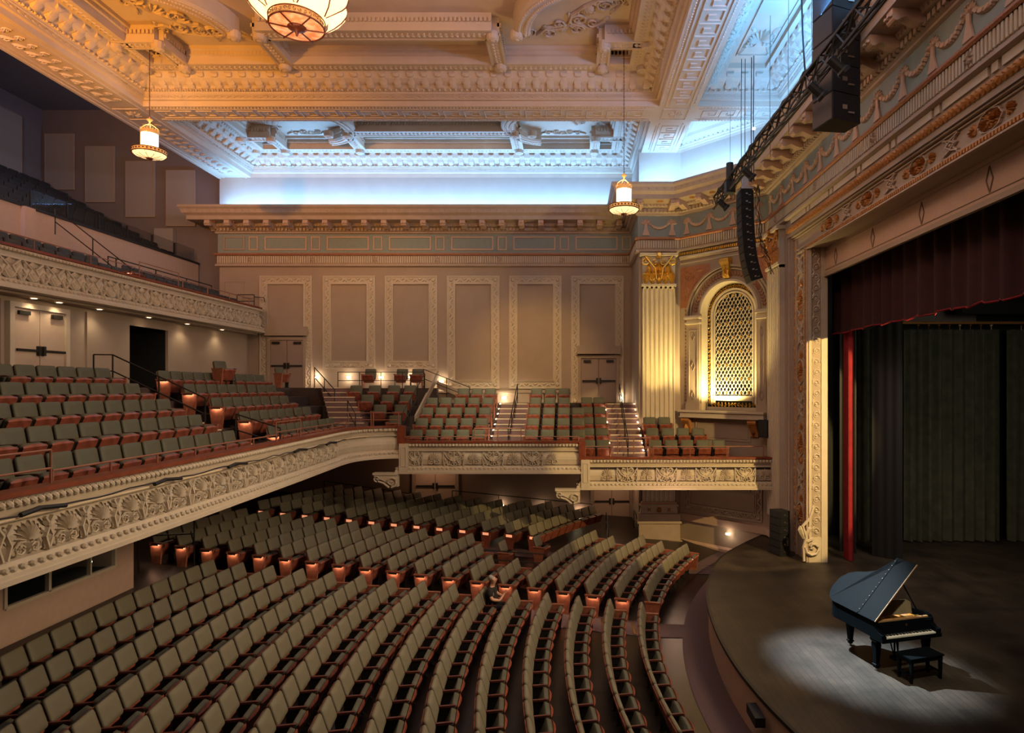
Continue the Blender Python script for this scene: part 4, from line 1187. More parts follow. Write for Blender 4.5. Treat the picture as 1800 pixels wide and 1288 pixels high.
# end blocks, scroll brackets
for par, x, zt in ((fB, -6.22, 4.62), (fA, .36, 4.04)):
    g = G(); g.box(x - .02, x + .3, 22.38, 22.62, zt - 1.17, zt - .08); frame(g, x + .05, x + .24, zt - .9, zt - .2, .02, .02, 22.38)
    ob('end_block', g, 'plaster', par)
    g = G(); g.box(x - .1, x + .14, 22.45, 22.75, zt - .1, zt + .56); ob('step_post', g, 'capwood', par)
    g = G(); g.prism([(-.86, 0), (0, 0), (0, -.42), (-.22, -.4), (-.42, -.26), (-.62, -.16), (-.86, -.16)], -.12, .12)
    g.v = [(u, yv, z) for u, yv, z in g.v]
    for yy in (-.13,):
        m = Matrix.Translation((0, yy, 0)); g.spiral(-.22, -.24, .2, 1.6, -PI / 2, 1, .035, .08, m); g.spiral(-.74, -.12, .12, 1.3, -PI / 2, -1, .028, .08, m)
        g.ribbon([(-.3, -.44), (-.5, -.28), (-.7, -.22)], .06, .08, m)
    g.box(-.9, 0, -.16, .14, .0, .08)
    ob('scroll_bracket', g, 'plaster', par, loc=(x - .06, 22.5, zt - 1.17 + .56 - .6))
# mezzanine back wall, soffits, booth
g = G()
for (a, b, z0, z1) in ((2.5, 21.46, 6.5, 9.15), (23.5, 29.4, 6.5, 9.15), (21.46, 23.5, 8.73, 9.15)): g.box(-15.4, -15.3, a, b, z0, z1)
g.box(-15.34, -15.24, 16.55, 16.62, 6.57, 8.95); g.box(-15.34, -15.24, 19.5, 19.56, 6.57, 8.95)
wm = ob('wall_mezzanine_back', g, 'wall', kind='structure')
g = G(); g.box(-17.5, -15.4, 21.3, 21.46, 6.4, 9); g.box(-17.5, -17.4, 21.3, 23.7, 6.4, 9); g.box(-17.5, -15.4, 23.5, 23.6, 6.4, 9); g.box(-17.5, -15.4, 21.4, 23.5, 8.9, 9)
ob('dark_passage', g, 'black', wm)
g = G(); g.box(-25.6, -14.75, 2, 29.3, 9.13, 9.3); g.box(-15.25, -14.8, 2, 29.2, 9.06, 9.13); ob('ceiling_under_balcony', g, 'wall', kind='structure')
g = G(); g.box(-15.3, -7.85, 2, 29.4, 4.0, 4.06); g.box(-7.9, -7.5, 2, 17, 4.0, 4.06); g.box(-9, -6.2, 22.75, 29.4, 4.0, 4.1); g.box(-6.25, .36, 22.5, 29.4, 3.45, 3.52); g.box(.36, 7.4, 22.5, 29.4, 2.87, 2.95); g.box(-6.3, -6.22, 22.6, 29.4, 3.45, 4.1); g.box(.32, .4, 22.6, 29.4, 2.9, 3.5)
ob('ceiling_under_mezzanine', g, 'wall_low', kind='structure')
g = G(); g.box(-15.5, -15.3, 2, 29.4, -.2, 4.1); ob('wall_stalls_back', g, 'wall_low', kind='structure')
bw = empty('wall_booth', (0, 0, 0), kind='structure')
g = G(); xb = -11.8
zs0, zs1, ya, yb_ = 1.96, 2.56, 12.9, 16.0
g.box(xb - .1, xb, ya, yb_, 0, zs0); g.box(xb - .1, xb, ya, yb_, zs1, 3.99); g.box(xb - .1, xb, yb_, 16.7, 0, 3.99); g.box(xb - .1, xb, 2.5, ya, 0, 3.99); g.box(-15.28, xb - .11, 16.6, 16.69, 0, 3.99)
ob('booth_wall', g, 'peach', bw)
wn = empty('window_1', (0, 0, 0), kind='structure')
g = G()
for (y0, y1, z0, z1) in ((ya, yb_, zs0 - .04, zs0 + .03), (ya, yb_, zs1 - .03, zs1 + .04), (ya - .04, ya + .03, zs0, zs1), (yb_ - .03, yb_ + .04, zs0, zs1), (13.95, 14.02, zs0, zs1), (15.15, 15.2, zs0, zs1)): g.box(xb - .06, xb + .04, y0, y1, z0, z1)
ob('window_frame', g, 'plaster', wn)
for (a, b) in ((ya + .03, 13.95), (14.02, 15.15), (15.2, yb_ - .03)):
    g = G(); g.box(xb - .05, xb - .04, a, b, zs0 + .03, zs1 - .03); ob('pane', g, 'glass', wn)
g = G(); g.box(-14.0, -13.9, 12, 16.6, 0, 4); g.box(-14, xb - .1, 12.3, 12.4, 0, 4); g.box(-14, xb - .1, 12.3, 16.6, 3.2, 3.3); g.box(-13.2, xb - .15, 12.4, 16.5, 1.7, 1.8)
ob('booth_interior', g, 'black', bw)
# upper balcony terraces, dividing wall, rear rake
steps('floor_balcony', [(-15.75, -14.7, 2.5, 29.2, 9.3, 9.75), (-16.6, -15.75, 2.5, 29.4, 9.3, 10.12), (-18.0, -16.6, 2.5, 30, 9.3, 10.4)])
g = G(); g.box(-18.15, -18.0, 2.5, 29.9, 10.3, 12.5); g.box(-18.35, -17.85, 20.25, 20.65, 10.3, 12.5)
wd = ob('wall_balcony_divider', g, 'peach', kind='structure')
g = G(); g.box(-18.2, -17.94, 2.5, 29.9, 12.5, 12.58); ob('divider_cap', g, 'black', wd)
for k in range(9):
    ya_ = 29.7 - 1.5 * (k + 1)
    if k == 6: continue
    g = G(); g.box(-18.08, -18.06, ya_ + .03, ya_ + 1.47, 12.6, 13.2); ob('glass_pane', g, 'glass', wd)
    g = G(); g.box(-18.1, -18.04, ya_ - .02, ya_ + .02, 12.55, 13.15); ob('pane_clip', g, 'iron', wd)
steps('floor_balcony_rear', [(-18.6 - .85 * (j + 1), -18.1 - .85 * j, 2.5, 30, 11.5, 12.1 + .47 * j) for j in range(9)])

# lighting batten lying on the ledge of the mezzanine front
bt = empty('lighting_batten', (-7.2, 12.0, 4.84), label='pale metal batten with black cables lying along the mezzanine front ledge', cat='batten')
MT = miters(PC, False); LP_ = [(p[0] + m.x * .13, p[1] + m.y * .13) for p, m in zip(PC, MT)][:12]
g = G(); g.tube([(x + 7.2, y - 12, .0) for x, y in LP_], .022, 6); ob('pipe', g, 'nosing', bt)
g = G(); rr = random.Random(9); P = []
y = 7.0
while y < 20: P.append((-7.22 - .02 * y / 10 + 7.2 + rr.uniform(-.03, .03), y - 12, .06 + rr.uniform(-.02, .02))); y += .35
g.tube(P, .012, 5)
for y in (8.4, 11.0, 13.3, 16.4, 18.5): g.tube([(.0, y - 12.3, .05), (.0, y - 12, .09), (.02, y - 11.6, .05)], .035, 6)
ob('cable', g, 'black', bt)
# ================================================================ SEATS
def rbox(x0, x1, y0, y1, z0, z1, r=.03, m=None, g=None, bulge=0.0):
    "cushion: rounded outline in y-z, bulging along +x"
    g = g or G(); pts = []
    for cy_, cz_, a0 in ((y1 - r, z1 - r, 0), (y0 + r, z1 - r, PI / 2), (y0 + r, z0 + r, PI), (y1 - r, z0 + r, 1.5 * PI)):
        for k in range(4):
            a = a0 + k * PI / 6; pts.append((cy_ + r * math.cos(a), cz_ + r * math.sin(a)))
    cy, cz = (y0 + y1) / 2, (z0 + z1) / 2
    def rg(x, s): return [(x, cy + (y - cy) * s, cz + (z - cz) * s) for y, z in pts]
    g.loft([rg(x0, .94), rg(x0 + .01, 1), rg(x1 - .015, 1), rg(x1, .93), rg(x1 + bulge, .6)], m)
    return g
def seat_meshes(pad, cush, nm):
    hi = nm == 'o'
    TB = Matrix.Translation((.02 if hi else 0, 0, .57 if hi else .43)) @ Matrix.Rotation(-.32 if hi else -.2, 4, 'Y')
    D = {}
    D['backrest'] = meshof(rbox(0, .065, -.25, .25, .0, .385 if hi else .45, .05, TB, bulge=.015), pad, 'backrest', True)
    D['back_shell'] = meshof(rbox(-.03, .0, -.245, .245, -.06, .375 if hi else .435, .05, TB), 'wood', 'back_shell')
    # tipped-up seat: cushion faces the back, the wooden pan faces forwards
    TS = Matrix.Translation((.14, 0, .30)) @ Matrix.Rotation(.42, 4, 'Y')
    D['seat_cushion'] = meshof(rbox(.0, .10, -.225, .225, .02, .37, .06, TS, bulge=.01), cush, 'seat_cushion', True)
    g = G(); n = 8
    # curved plywood pan
    vs = []
    for k in range(n + 1):
        t = k / n; y = -.235 + .47 * t; b = .035 * (1 - (2 * t - 1) ** 2); ztop = .36 + .03 * (1 - (2 * t - 1) ** 2)
        vs += [(.105, y, -.01), (.125 + b, y, .0), (.125 + b, y, ztop - .02), (.105, y, ztop)]
    fs = [(4 * k + j, 4 * k + (j + 1) % 4, 4 * k + 4 + (j + 1) % 4, 4 * k + 4 + j) for k in range(n) for j in range(4)] + [(0, 1, 2, 3), (4 * n, 4 * n + 1, 4 * n + 2, 4 * n + 3)]
    g.add(vs, fs, TS); D['seat_pan'] = meshof(g, 'wood', 'seat_pan')
    g = G(); g.prism([(.0, .585), (.33, .60), (.36, .615), (.36, .63), (.3, .635), (0, .62)], -.022, .022); D['armrest'] = meshof(g, 'armwood', 'armrest')
    g = G(); g.prism([(.02, .59), (.27, .59), (.2, .05), (.26, 0), (.02, 0), (.05, .05)], -.014, .014); D['side_frame'] = meshof(g, 'iron', 'side_frame')
    g = G(); g.prism([(-.06, .60), (.37, .60), (.30, .04), (.31, 0), (.02, 0), (.02, .04)], -.03, .03); g.box(-.07, .38, -.035, .045, .6, .635)
    D['end_panel'] = meshof(g, 'endwood', 'end_panel')
    g = G(); g.box(.03, .29, .02, .085, .585, .60); g.box(.03, .29, .08, .088, .56, .60); D['lamp_hood'] = meshof(g, 'iron', 'lamp_hood')
    g = G(); g.box(.05, .27, .045, .075, .578, .584); D['aisle_lamp'] = meshof(g, 'aisled', 'aisle_lamp')
    return D
SO = seat_meshes('pad', 'cush', 'o'); SM = seat_meshes('padm', 'cush', 'm')
def chair(name, loc, rz, D, label, group, end=0, lamp=True, cat='seat', tip=True, free=False):
    """end: +1 / -1 puts the end panel on local +y / -y (lamp faces out of the row)"""
    t = empty(name, loc, rz, label, cat, group)
    b = ob('backrest', D['backrest'], None, t); ob('back_shell', D['back_shell'], None, b)
    s = ob('seat_cushion', D['seat_cushion'], None, t); ob('seat_pan', D['seat_pan'], None, s)
    p = .28
    for e in (-1, 1):
        if e == end:
            q = ob('end_panel', D['end_panel'], None, t, loc=(0, e * p, 0), sc=(1, e, 1))
            if lamp:
                ob('lamp_hood', D['lamp_hood'], None, q); ob('aisle_lamp', D['aisle_lamp'], None, q)
        elif e == -1 or free or end == -e and False:
            a = ob('armrest', D['armrest'], None, t, loc=(0, e * p, 0)); ob('side_frame', D['side_frame'], None, a)
    return t
ORD = ['first', 'second', 'third', 'fourth', 'fifth', 'sixth', 'seventh', 'eighth', 'ninth', 'tenth', 'eleventh', 'twelfth', 'thirteenth', 'fourteenth', 'fifteenth', 'sixteenth', 'seventeenth', 'eighteenth', 'nineteenth', 'twentieth', 'twenty-first', 'twenty-second', 'twenty-third', 'twenty-fourth', 'twenty-fifth']
def proj(x, y, z): return CX + F * x / y, CY - F * (z - CZ) / y
cands = []      # (size, kind, data)
def row(n, Ya, Yb, sec, base, step, end_at_start=True, end_at_stop=False, Roff=.2):
    """seats of one curved row from Ya towards Yb (pitch .56 m)"""
    R = R0 + PN * n; Ra = R + Roff; zf = .07 * n
    a = math.asin((Ya - FY) / R); b = math.asin((Yb - FY) / R); s = 1 if b > a else -1
    d = .56 / R; cnt = int(abs(b - a) / d + .3); L = []
    for k in range(cnt):
        an = a + s * d * (k + .5); x, y = FX - Ra * math.cos(an), FY + Ra * math.sin(an)
        px, py = proj(x, y, zf + .8)
        if not (-45 < px < 1845 and py < 1345): continue
        if y < 17.0 and x < -11.55: continue
        e = 0
        if k == 0 and end_at_start: e = -s
        if k == cnt - 1 and end_at_stop: e = s
        cands.append((1 / y, x, y, zf, -an, e, sec, k, base, n))
for n in range(0, 15): row(n, 16.3 + .035 * n, 7.4, 'near', n, 0)
E1 = {0: 22.55, 1: 22.6, 2: 22.9, 3: 22.9, 4: 23.2, 5: 19.4, 6: 19.6, 7: 20.3}
for n in range(0, 19): row(n, 17.15 + .085 * n, E1.get(n, 21.95 + .08 * (n - 8)), 'middle', n, 0, end_at_stop=True)
for k in range(13): row(k + 6.6, 22.95 + .05 * k, 27.2 + .06 * k, 'wall', k, 0)
cands.sort(key=lambda c: -c[0])
SEC = {'near': 'in the nearest block', 'middle': 'between the two aisles', 'wall': 'by the side wall'}
GRP = {'near': 'stalls seats in the block below the aisle', 'middle': 'stalls seats in the block between the two aisles', 'wall': 'stalls seats in the block beside the side wall'}
rest = {k: G() for k in ('pad', 'wood', 'cush', 'panelglow', 'armwood')}
def lowseat(x, y, z, a, e):
    m = Matrix.Translation((x, y, z)) @ Matrix.Rotation(a, 4, 'Z')
    TB = m @ Matrix.Translation((.02, 0, .57)) @ Matrix.Rotation(-.32, 4, 'Y')
    rbox(0, .065, -.25, .25, .0, .385, .05, TB, rest['pad'], .01)
    rest['cush'].box(.0, .10, -.225, .225, .02, .37, m @ Matrix.Translation((.14, 0, .30)) @ Matrix.Rotation(.42, 4, 'Y'))
    rest['wood'].box(.105, .14, -.235, .235, .0, .37, m @ Matrix.Translation((.14, 0, .30)) @ Matrix.Rotation(.42, 4, 'Y'))
    rest['armwood'].prism([(.0, .585), (.36, .60), (.36, .635), (0, .625)], -.31, -.25, m)
    if e:
        rest['wood'].prism([(-.06, .60), (.37, .60), (.30, .04), (.31, 0), (.02, 0)], e * .28 - .03, e * .28 + .03, m)
        rest['panelglow'].box(.03, .29, e * .311, e * .316, .49, .585, m)  # glowing plate imitates the lamplit top of the end panel
PERSON_SEAT = None
LIM = 330
for i, (s_, x, y, z, a, e, sec, k, base, n) in enumerate(cands):
    if sec == 'near' and base == 5 and k == 0: PERSON_SEAT = (x, y, z, a)
    rown = ORD[base] if sec != 'wall' else ORD[base]
    if i < LIM or (sec == 'middle' and n < 6) or (e and sec == 'middle'):
        lab = 'olive stalls seat, %s from the aisle, %s row from stage, %s' % (ORD[k], rown, SEC[sec])
        lamp = not (sec == 'middle' and n == 0 and e == -1) and not (e == 1 and sec == 'middle')
        ch = chair('theatre_seat', (x, y, z), a, SO, lab, GRP[sec], e, lamp=lamp)
        if sec == 'near' and base == 5 and k == 0:      # this seat is folded down, somebody sits in it
            ch['label'] = 'folded-down olive stalls seat under the seated person, %s row from the stage' % rown
            for c_ in ch.children:
                if c_.name.startswith('seat_cushion'):
                    for q in (c_, c_.children[0]):
                        TS_ = Matrix.Translation((.14, 0, .30)) @ Matrix.Rotation(.42, 4, 'Y')
                        q.data = q.data.copy(); q.data.transform(Matrix.Translation((.06, 0, .44)) @ Matrix.Rotation(1.52, 4, 'Y') @ TS_.inverted())
    else:
        lowseat(x, y, z, a, e)
t = empty('distant_theatre_seats', (0, 0, 0), label='farther rows of olive stalls seats running back under the mezzanine', cat='seats', kind='stuff')
for k, nm in (('pad', 'backrests'), ('wood', 'seat_pans'), ('cush', 'seat_cushions'), ('panelglow', 'lamplit_patches'), ('armwood', 'armrests')):
    ob(nm, rest[k], k, t, kind='stuff')
for x, y, z, w_ in ((-2.35, 21.25, .36, 'on the wheelchair platform between the blocks'), (-1.2, 22.0, .36, 'at the edge of the wheelchair platform'), (-12.6, 22.6, 1.28, 'beside the dark back aisle under the mezzanine')):
    chair('theatre_seat', (x, y, z), math.atan2(FY - y, FX - x), SO, 'single olive stalls seat %s' % w_, 'single stalls seats', -1, lamp=False, free=True)
# mezzanine, facing the stage (+x)
def mezz_label(r, k, blk): return 'green mezzanine seat, %s from the aisle, %s row, %s' % (ORD[k], ORD[r], blk)
Ca = [15.55, 15.62, 15.75, 15.88, 16.05]; Cb = [17.24, 17.36, 17.5, 17.65, 17.86]
for r in range(5):
    x = -8.42 - .87 * r; z = CZ0 + ST * r
    for k in range(20):
        y = Ca[r] - .28 - .56 * k
        if proj(x, y, z + .6)[0] < -40: break
        chair('mezzanine_seat', (x, y, z), -.0, SM, mezz_label(r, k, 'left of the steps'), 'mezzanine seats left of the aisle steps', 1 if k == 0 else 0, lamp=False)
    y = Cb[r] + .28
    cnt = (8, 8, 8, 9, 10)[r]
    for k in range(cnt):
        rz = 0 if k < 6 else -.12 * (k - 5) * .6
        chair('mezzanine_seat', (x + (0 if k < 6 else -.03 * (k - 5)), y, z), rz, SM, mezz_label(r, k, 'right of the steps'), 'mezzanine seats right of the aisle steps', -1 if k == 0 else 0)
        y += .56 if k < 5 else .74
FR = -PI / 2    # seats that face the hall (-y)
def yrow(name, r, xs, y, z, blk, grp, rz=FR, D=SM, first='left', endl=0, endr=0):
    for k, x in enumerate(xs):
        e = endl if k == 0 else (endr if k == len(xs) - 1 else 0)
        chair(name, (x, y, z), rz, D, 'green %s seat, %s from the %s end, %s row' % (blk, ORD[k], first, ORD[r]), grp, e, lamp=False, free=False)
DR = [(23.9, 4.62, [-7.6, -6.79]), (24.75, 5.01, [-7.65, -6.82]), (25.5, 5.4, [-8.4, -7.56, -6.82]), (26.3, 5.79, [-9.14, -8.35, -7.54, -6.85])]
DR[0] = (23.9, 4.62, [-6.79])
for r, (y, z, xs) in enumerate(DR):
    yrow('mezzanine_seat', r, xs, y, z, 'corner block', 'seats of the small corner block', rz=FR + .12, endl=-1)
yrow('mezzanine_seat', 4, [-9.2, -7.75, -7.05], 28.35, 6.55, 'corner platform', 'loose seats on the corner platform behind the rail', rz=FR, endl=-1, endr=1)
for r in range(5):
    y = 24.05 + .9 * r; z = 4.06 + .4 * r
    n = 5 if r < 4 else 3
    yrow('box_seat', r, [-3.62 - .603 * (n - 1) + .603 * k for k in range(n)], y, z, 'upper box left-block', 'upper box seats left of the box stairs', rz=FR + .1, endr=1, endl=-1)
    yrow('box_seat', r, [-1.56 + .615 * k for k in range(3)] + ([.26] if r < 3 else []), y, z, 'upper box right-block', 'upper box seats right of the box stairs', rz=FR, endl=-1)
    y = 24.05 + .9 * r; z = 3.66 + .4 * r
    yrow('box_seat', r, [.66, 1.21], y, z, 'lower box narrow-block', 'lower box seats left of the box stairs', rz=FR, endr=1)
for r, n in enumerate((5, 4, 2)):
    yrow('box_seat', r, [3.24 + .615 * k for k in range(n)], 24.05 + .9 * r, 3.66 + .4 * r, 'lower box stage-side', 'lower box seats beside the fluted pilaster', rz=FR, endl=-1, endr=1)
# two loose seats at the back of the mezzanine
for (px, Y, w_) in ((388, 20.6, 'by the plain back wall'), (492, 27.3, 'in front of the exit doors')):
    p = at(px, 650, Y)
    chair('mezzanine_seat', (p.x, Y, 6.57), -.25, SM, 'single dark green seat standing alone %s above the mezzanine' % w_, 'single seats at the mezzanine back', -1, lamp=False, free=True)
# upper balcony
UB = seat_meshes('padu', 'cush', 'u')
for r in range(2):
    k = 0
    for j in range(26):
        y = 28.2 - .56 * j
        if 21.0 < y < 22.2 or proj(-15.3 - .85 * r, y, 10.4)[0] < -20: continue
        chair('balcony_chair', (-15.3 - .85 * r, y, 9.75 + .37 * r), 0, UB, 'dark balcony seat, %s from the far wall, %s row behind the rail' % (ORD[k], ORD[r]), 'seats of the front balcony rows', -1 if abs(y - 22.5) < .3 else 0)
        k += 1
g = rbox(0, .07, -.25, .25, .42, .88, .05); rbox(.12, .22, -.22, .22, .25, .62, .05, g=g); g.box(.0, .35, -.29, -.25, .0, .62)
rear = meshof(g, 'padd', 'rear_seat')
for j in range(8):
    x = -18.95 - .85 * j
    for k in range(17):
        y = 29.3 - .56 * k
        if proj(x, y, 13 + .47 * j)[0] < -20: break
        ob('rear_seat', rear, None, loc=(x, y, 12.1 + .47 * j), label='black rear seat, %s from the far wall, %s row behind glass' % (ORD[k], ORD[j]), cat='seat', group='black seats of the rear balcony')
# ================================================================ LANTERNS
def lathe_ob(name, prof, n, m, par, loc=(0, 0, 0), cap=True, smooth=True):
    g = G(); g.lathe(prof, n, cap=cap); return ob(name, g, m, par, loc=loc, smooth=smooth)
def lantern(x, y, zd, label):
    t = empty('hanging_lantern', (x, y, zd), label=label, cat='lantern', group='hanging lanterns under the gold ceiling')
    R = .48
    lathe_ob('dish', [(0, -.06), (.2, -.05), (.42, .0), (R, .06)], 24, 'shade', t, cap=False)
    lathe_ob('dish_band', [(R, .05), (R + .01, .06), (R + .01, .18), (R - .02, .2), (.3, .24)], 24, 'lgold', t, cap=False)
    g = G(); g.tube([(math.cos(2 * PI * k / 28) * (R + .015), math.sin(2 * PI * k / 28) * (R + .015), .05) for k in range(29)], .018, 5)
    g.tube([(math.cos(2 * PI * k / 28) * (R + .015), math.sin(2 * PI * k / 28) * (R + .015), .18) for k in range(29)], .012, 5)
    for k in range(28): g.disc(0, .12, .03, .02, Matrix.Rotation(2 * PI * k / 28, 4, 'Z') @ Matrix.Translation((0, -R - .01, 0)), n=6)
    ob('dish_rim', g, 'lbronze', t)
    g = G()
    for k in range(10):
        a = 2 * PI * k / 10; g.tube([(.08 * math.cos(a), .08 * math.sin(a), -.08), (.3 * math.cos(a), .3 * math.sin(a), -.045), (R * math.cos(a), R * math.sin(a), .05)], .008, 4)
    g.lathe([(0, -.16), (.02, -.13), (.1, -.1), (.1, -.07), (0, -.06)], 10); ob('dish_rib', g, 'lbronze', t)
    lathe_ob('glass_drum', [(.235, .26), (.24, .3), (.24, .68), (.235, .72)], 20, M['drum'], t, cap=False)
    lathe_ob('drum_crown', [(.25, .70), (.26, .72), (.26, .80), (.24, .82)], 20, 'lgold', t, cap=False)
    g = G()
    for k in range(20): g.leaf(0, .8, PI / 2, .07, .06, .02, Matrix.Rotation(2 * PI * k / 20, 4, 'Z') @ Matrix.Translation((0, -.255, 0)))
    for k in range(4):
        a = 2 * PI * k / 4 + .4; c, s = math.cos(a), math.sin(a)
        g.tube([(.25 * c, .25 * s, .8), (.24 * c, .24 * s, .9), (.14 * c, .14 * s, .98), (.03 * c, .03 * s, 1.04)], .012, 5)
        g.tube([(.25 * c, .25 * s, .26), (.25 * c, .25 * s, .8)], .008, 4)
    ob('crown_arm', g, 'lgold', t)
    lathe_ob('finial_ball', [(0, 1.04), (.02, 1.06), (.03, 1.12), (.09, 1.17), (.08, 1.2), (.03, 1.22), (0, 1.3)], 12, 'lgold', t)
    g = G(); z = 1.28; top = ZC + 1.4 - zd; k = 0
    while z < top:
        m = Matrix.Translation((0, 0, z)) @ Matrix.Rotation(PI / 2 * (k % 2), 4, 'Z')
        g.tube([(.018 * math.cos(q * PI / 3), 0, .04 * math.sin(q * PI / 3)) for q in range(7)], .007, 4, m); z += .062; k += 1
    ob('chain', g, 'lbronze', t)
    lathe_ob('ceiling_rose', [(0, 0), (.03, -.06), (.1, -.03), (.12, 0)], 12, 'lbronze', t, loc=(0, 0, top))
    l = bpy.data.lights.new('lantern_bulb', 'POINT'); l.energy = 90; l.color = (1, .56, .2); l.shadow_soft_size = .22
    lo = bpy.data.objects.new('lantern_bulb', l); lo.location = (x, y, zd + .95); C.objects.link(lo)
M['drum'] = mat('bright_drum_glass', (1, .9, .7), emit=(1, .78, .42), es=7.5, var=0)
lantern(1.71, 20.3, 12.33, 'lit lantern with a cylinder over a wide dish, beside the gilded pilaster capital')
lantern(-13.82, 20.3, 14.15, 'lit lantern with a cylinder over a wide dish, hanging before the dark balcony wall')

t = empty('chandelier', (-6.05, 13.65, 14.5), label='great amber parchment chandelier with a round mica base, at the top of the hall', cat='chandelier')
lathe_ob('mica_disc', [(0, -.02), (.3, -.015), (.55, 0)], 32, 'mica', t, cap=False)
g = G(); g.tube([(.57 * math.cos(2 * PI * k / 36), .57 * math.sin(2 * PI * k / 36), 0) for k in range(37)], .02, 6); g.tube([(.58 * math.cos(2 * PI * k / 36), .58 * math.sin(2 * PI * k / 36), .15) for k in range(37)], .014, 6)
ob('base_rim', g, 'lbronze', t)
g = G()
for k in range(6):
    a = 2 * PI * k / 6 + .35; g.tube([(0, 0, -.05), (.3 * math.cos(a), .3 * math.sin(a), -.035), (.62 * math.cos(a), .62 * math.sin(a), -.02)], .016, 5)
ob('base_spoke', g, 'lbronze', t)
lathe_ob('base_boss', [(0, -.22), (.02, -.2), (.05, -.1), (.13, -.07), (.2, -.03), (.2, 0)], 16, 'lbronze', t)
g = G()
for k in range(36):
    a = 2 * PI * k / 36
    g.spiral(0, .075, .045, 1, k, 1, .008, .01, Matrix.Rotation(a, 4, 'Z') @ Matrix.Translation((0, -.575, 0)), n=7)
ob('pierced_band', g, 'lbronze', t, kind='stuff')
lathe_ob('inner_band', [(.56, .01), (.56, .15)], 32, 'lgold', t, cap=False)
lathe_ob('inner_bowl', [(.57, .15), (.66, .3), (.75, .6), (.72, 1.0), (.6, 1.3), (.4, 1.4)], 32, M['shade'], t, cap=False)
for k in range(6):
    a = 2 * PI * k / 6 + .9
    g = G(); rings = []
    for q in range(9):
        z = .15 + 1.05 * q / 8; s = math.sin(PI * (q + .3) / 8.6)
        rings.append([((.62 + .40 * s + .10 * s * math.cos(w_)) * math.cos(a + (.36 * s) * math.sin(w_)), (.62 + .40 * s + .10 * s * math.cos(w_)) * math.sin(a + (.36 * s) * math.sin(w_)), z) for w_ in [2 * PI * j / 14 for j in range(14)]])
    g.loft(rings); p = ob('parchment_lobe', g, 'shade', t, smooth=True)
    g = G()
    for e in (-1, 1): g.tube([((.62 + .46 * math.sin(PI * (q + .3) / 8.6)) * math.cos(a + e * .34 * math.sin(PI * (q + .3) / 8.6)), (.62 + .46 * math.sin(PI * (q + .3) / 8.6)) * math.sin(a + e * .34 * math.sin(PI * (q + .3) / 8.6)), .15 + 1.05 * q / 8) for q in range(9)], .014, 5)
    ob('lobe_wire', g, 'lbronze', p)
g = G(); g.tube([(0, 0, 1.3), (0, 0, 3.3)], .02, 6); ob('hanging_rod', g, 'lbronze', t)
l = bpy.data.lights.new('chandelier_bulb', 'POINT'); l.energy = 230; l.color = (1, .60, .28); l.shadow_soft_size = .6
lo = bpy.data.objects.new('chandelier_bulb', l); lo.location = (-6.05, 13.65, 16.0); C.objects.link(lo)

# ================================================================ STAGE: CURTAINS
def drape(pts, z0, z1, amp, per, m, name, par=None, jag=0, **kw):
    g = G(); vs = []; n = 0; acc = 0; rnd = random.Random(3)
    L = 0; P = []
    for (a, b) in zip(pts, pts[1:]):
        d = math.hypot(b[0] - a[0], b[1] - a[1]); k = int(d / (per / 6)); q = (-(b[1] - a[1]) / d, (b[0] - a[0]) / d)
        for i in range(k):
            t = i / k; s = L + d * t; o_ = amp * math.sin(2 * PI * s / per + 1.2 * math.sin(s * 1.7)) * (1 + .4 * math.sin(s * 2.3))
            P.append((a[0] + (b[0] - a[0]) * t + q[0] * o_, a[1] + (b[1] - a[1]) * t + q[1] * o_, s))
        L += d
    for x, y, s in P:
        j = jag * (math.sin(2 * PI * s / per) + .6 * math.sin(s * 5.1))
        vs += [(x, y, z1), (x, y, (z0 + z1) / 2), (x, y, z0 + j)]
    g.add(vs, [(3 * k + i, 3 * k + i + 1, 3 * k + 3 + i + 1, 3 * k + 3 + i) for k in range(len(P) - 1) for i in range(2)])
    return ob(name, g, m, par, smooth=True, **kw), P
o, P = drape([(8.82, 21.0), (8.82, 3.0)], 8.38, 12.2, .09, .62, 'redd', 'valance', jag=.035, label='deep red pleated velvet valance across the top of the stage opening', cat='curtain')
g = G(); g.tube([(x - .01, y, 8.37 + .035 * (math.sin(2 * PI * s / .62) + .6 * math.sin(s * 5.1))) for x, y, s in P[::2]], .022, 4)
ob('fringe', g, 'red', o)
drape([(9.05, 20.62), (9.0, 20.15), (9.05, 19.95)], .96, 8.5, .05, .2, 'red', 'house_curtain', label='bright red velvet curtain edge hanging just inside the gilded stage frame', cat='curtain')
g = G()
o = empty('side_drape', (0, 0, 0), label='olive green pleated drape between the red curtain and the black leg', cat='curtain', group='olive drapes at the stage side')
drape([(10.15, 22.75), (11.2, 22.45)], .96, 8.7, .12, .34, 'green', 'cloth', o)
drape([(9.2, 21.3), (9.7, 21.0)], .96, 8.6, .05, .3, 'black', 'black_tab', label='narrow black tab curtain directly behind the red curtain', cat='curtain')
drape([(10.05, 20.75), (10.75, 20.05)], .96, 8.9, .012, .3, 'black', 'masking_curtain', label='flat black masking drop in front of the olive side drapes', cat='curtain')
for i, (xa_, xb_, w_) in enumerate(((12.1, 15.62, 'left one beside the black drop'), (15.85, 18.2, 'right one beyond the dark gap'))):
    o = empty('side_drape', (0, 0, 0), label='wide olive green pleated drape at the stage side, %s' % w_, cat='curtain', group='olive drapes at the stage side')
    drape([(xa_, 22.6), (xb_, 22.6)], .98, 8.68, .13, .36, 'green', 'cloth', o)
    k = xa_ + .5
    while k < xb_:
        g = G(); g.box(-.03, .03, -.03, .03, -.05, .0); g.tube([(0, 0, -.05), (0, 0, -.2)], .012, 4); ob('hook', g, 'brass' if (int(k * 3) % 3) else 'nosing', o, loc=(k, 22.55, 8.86)); k += .38
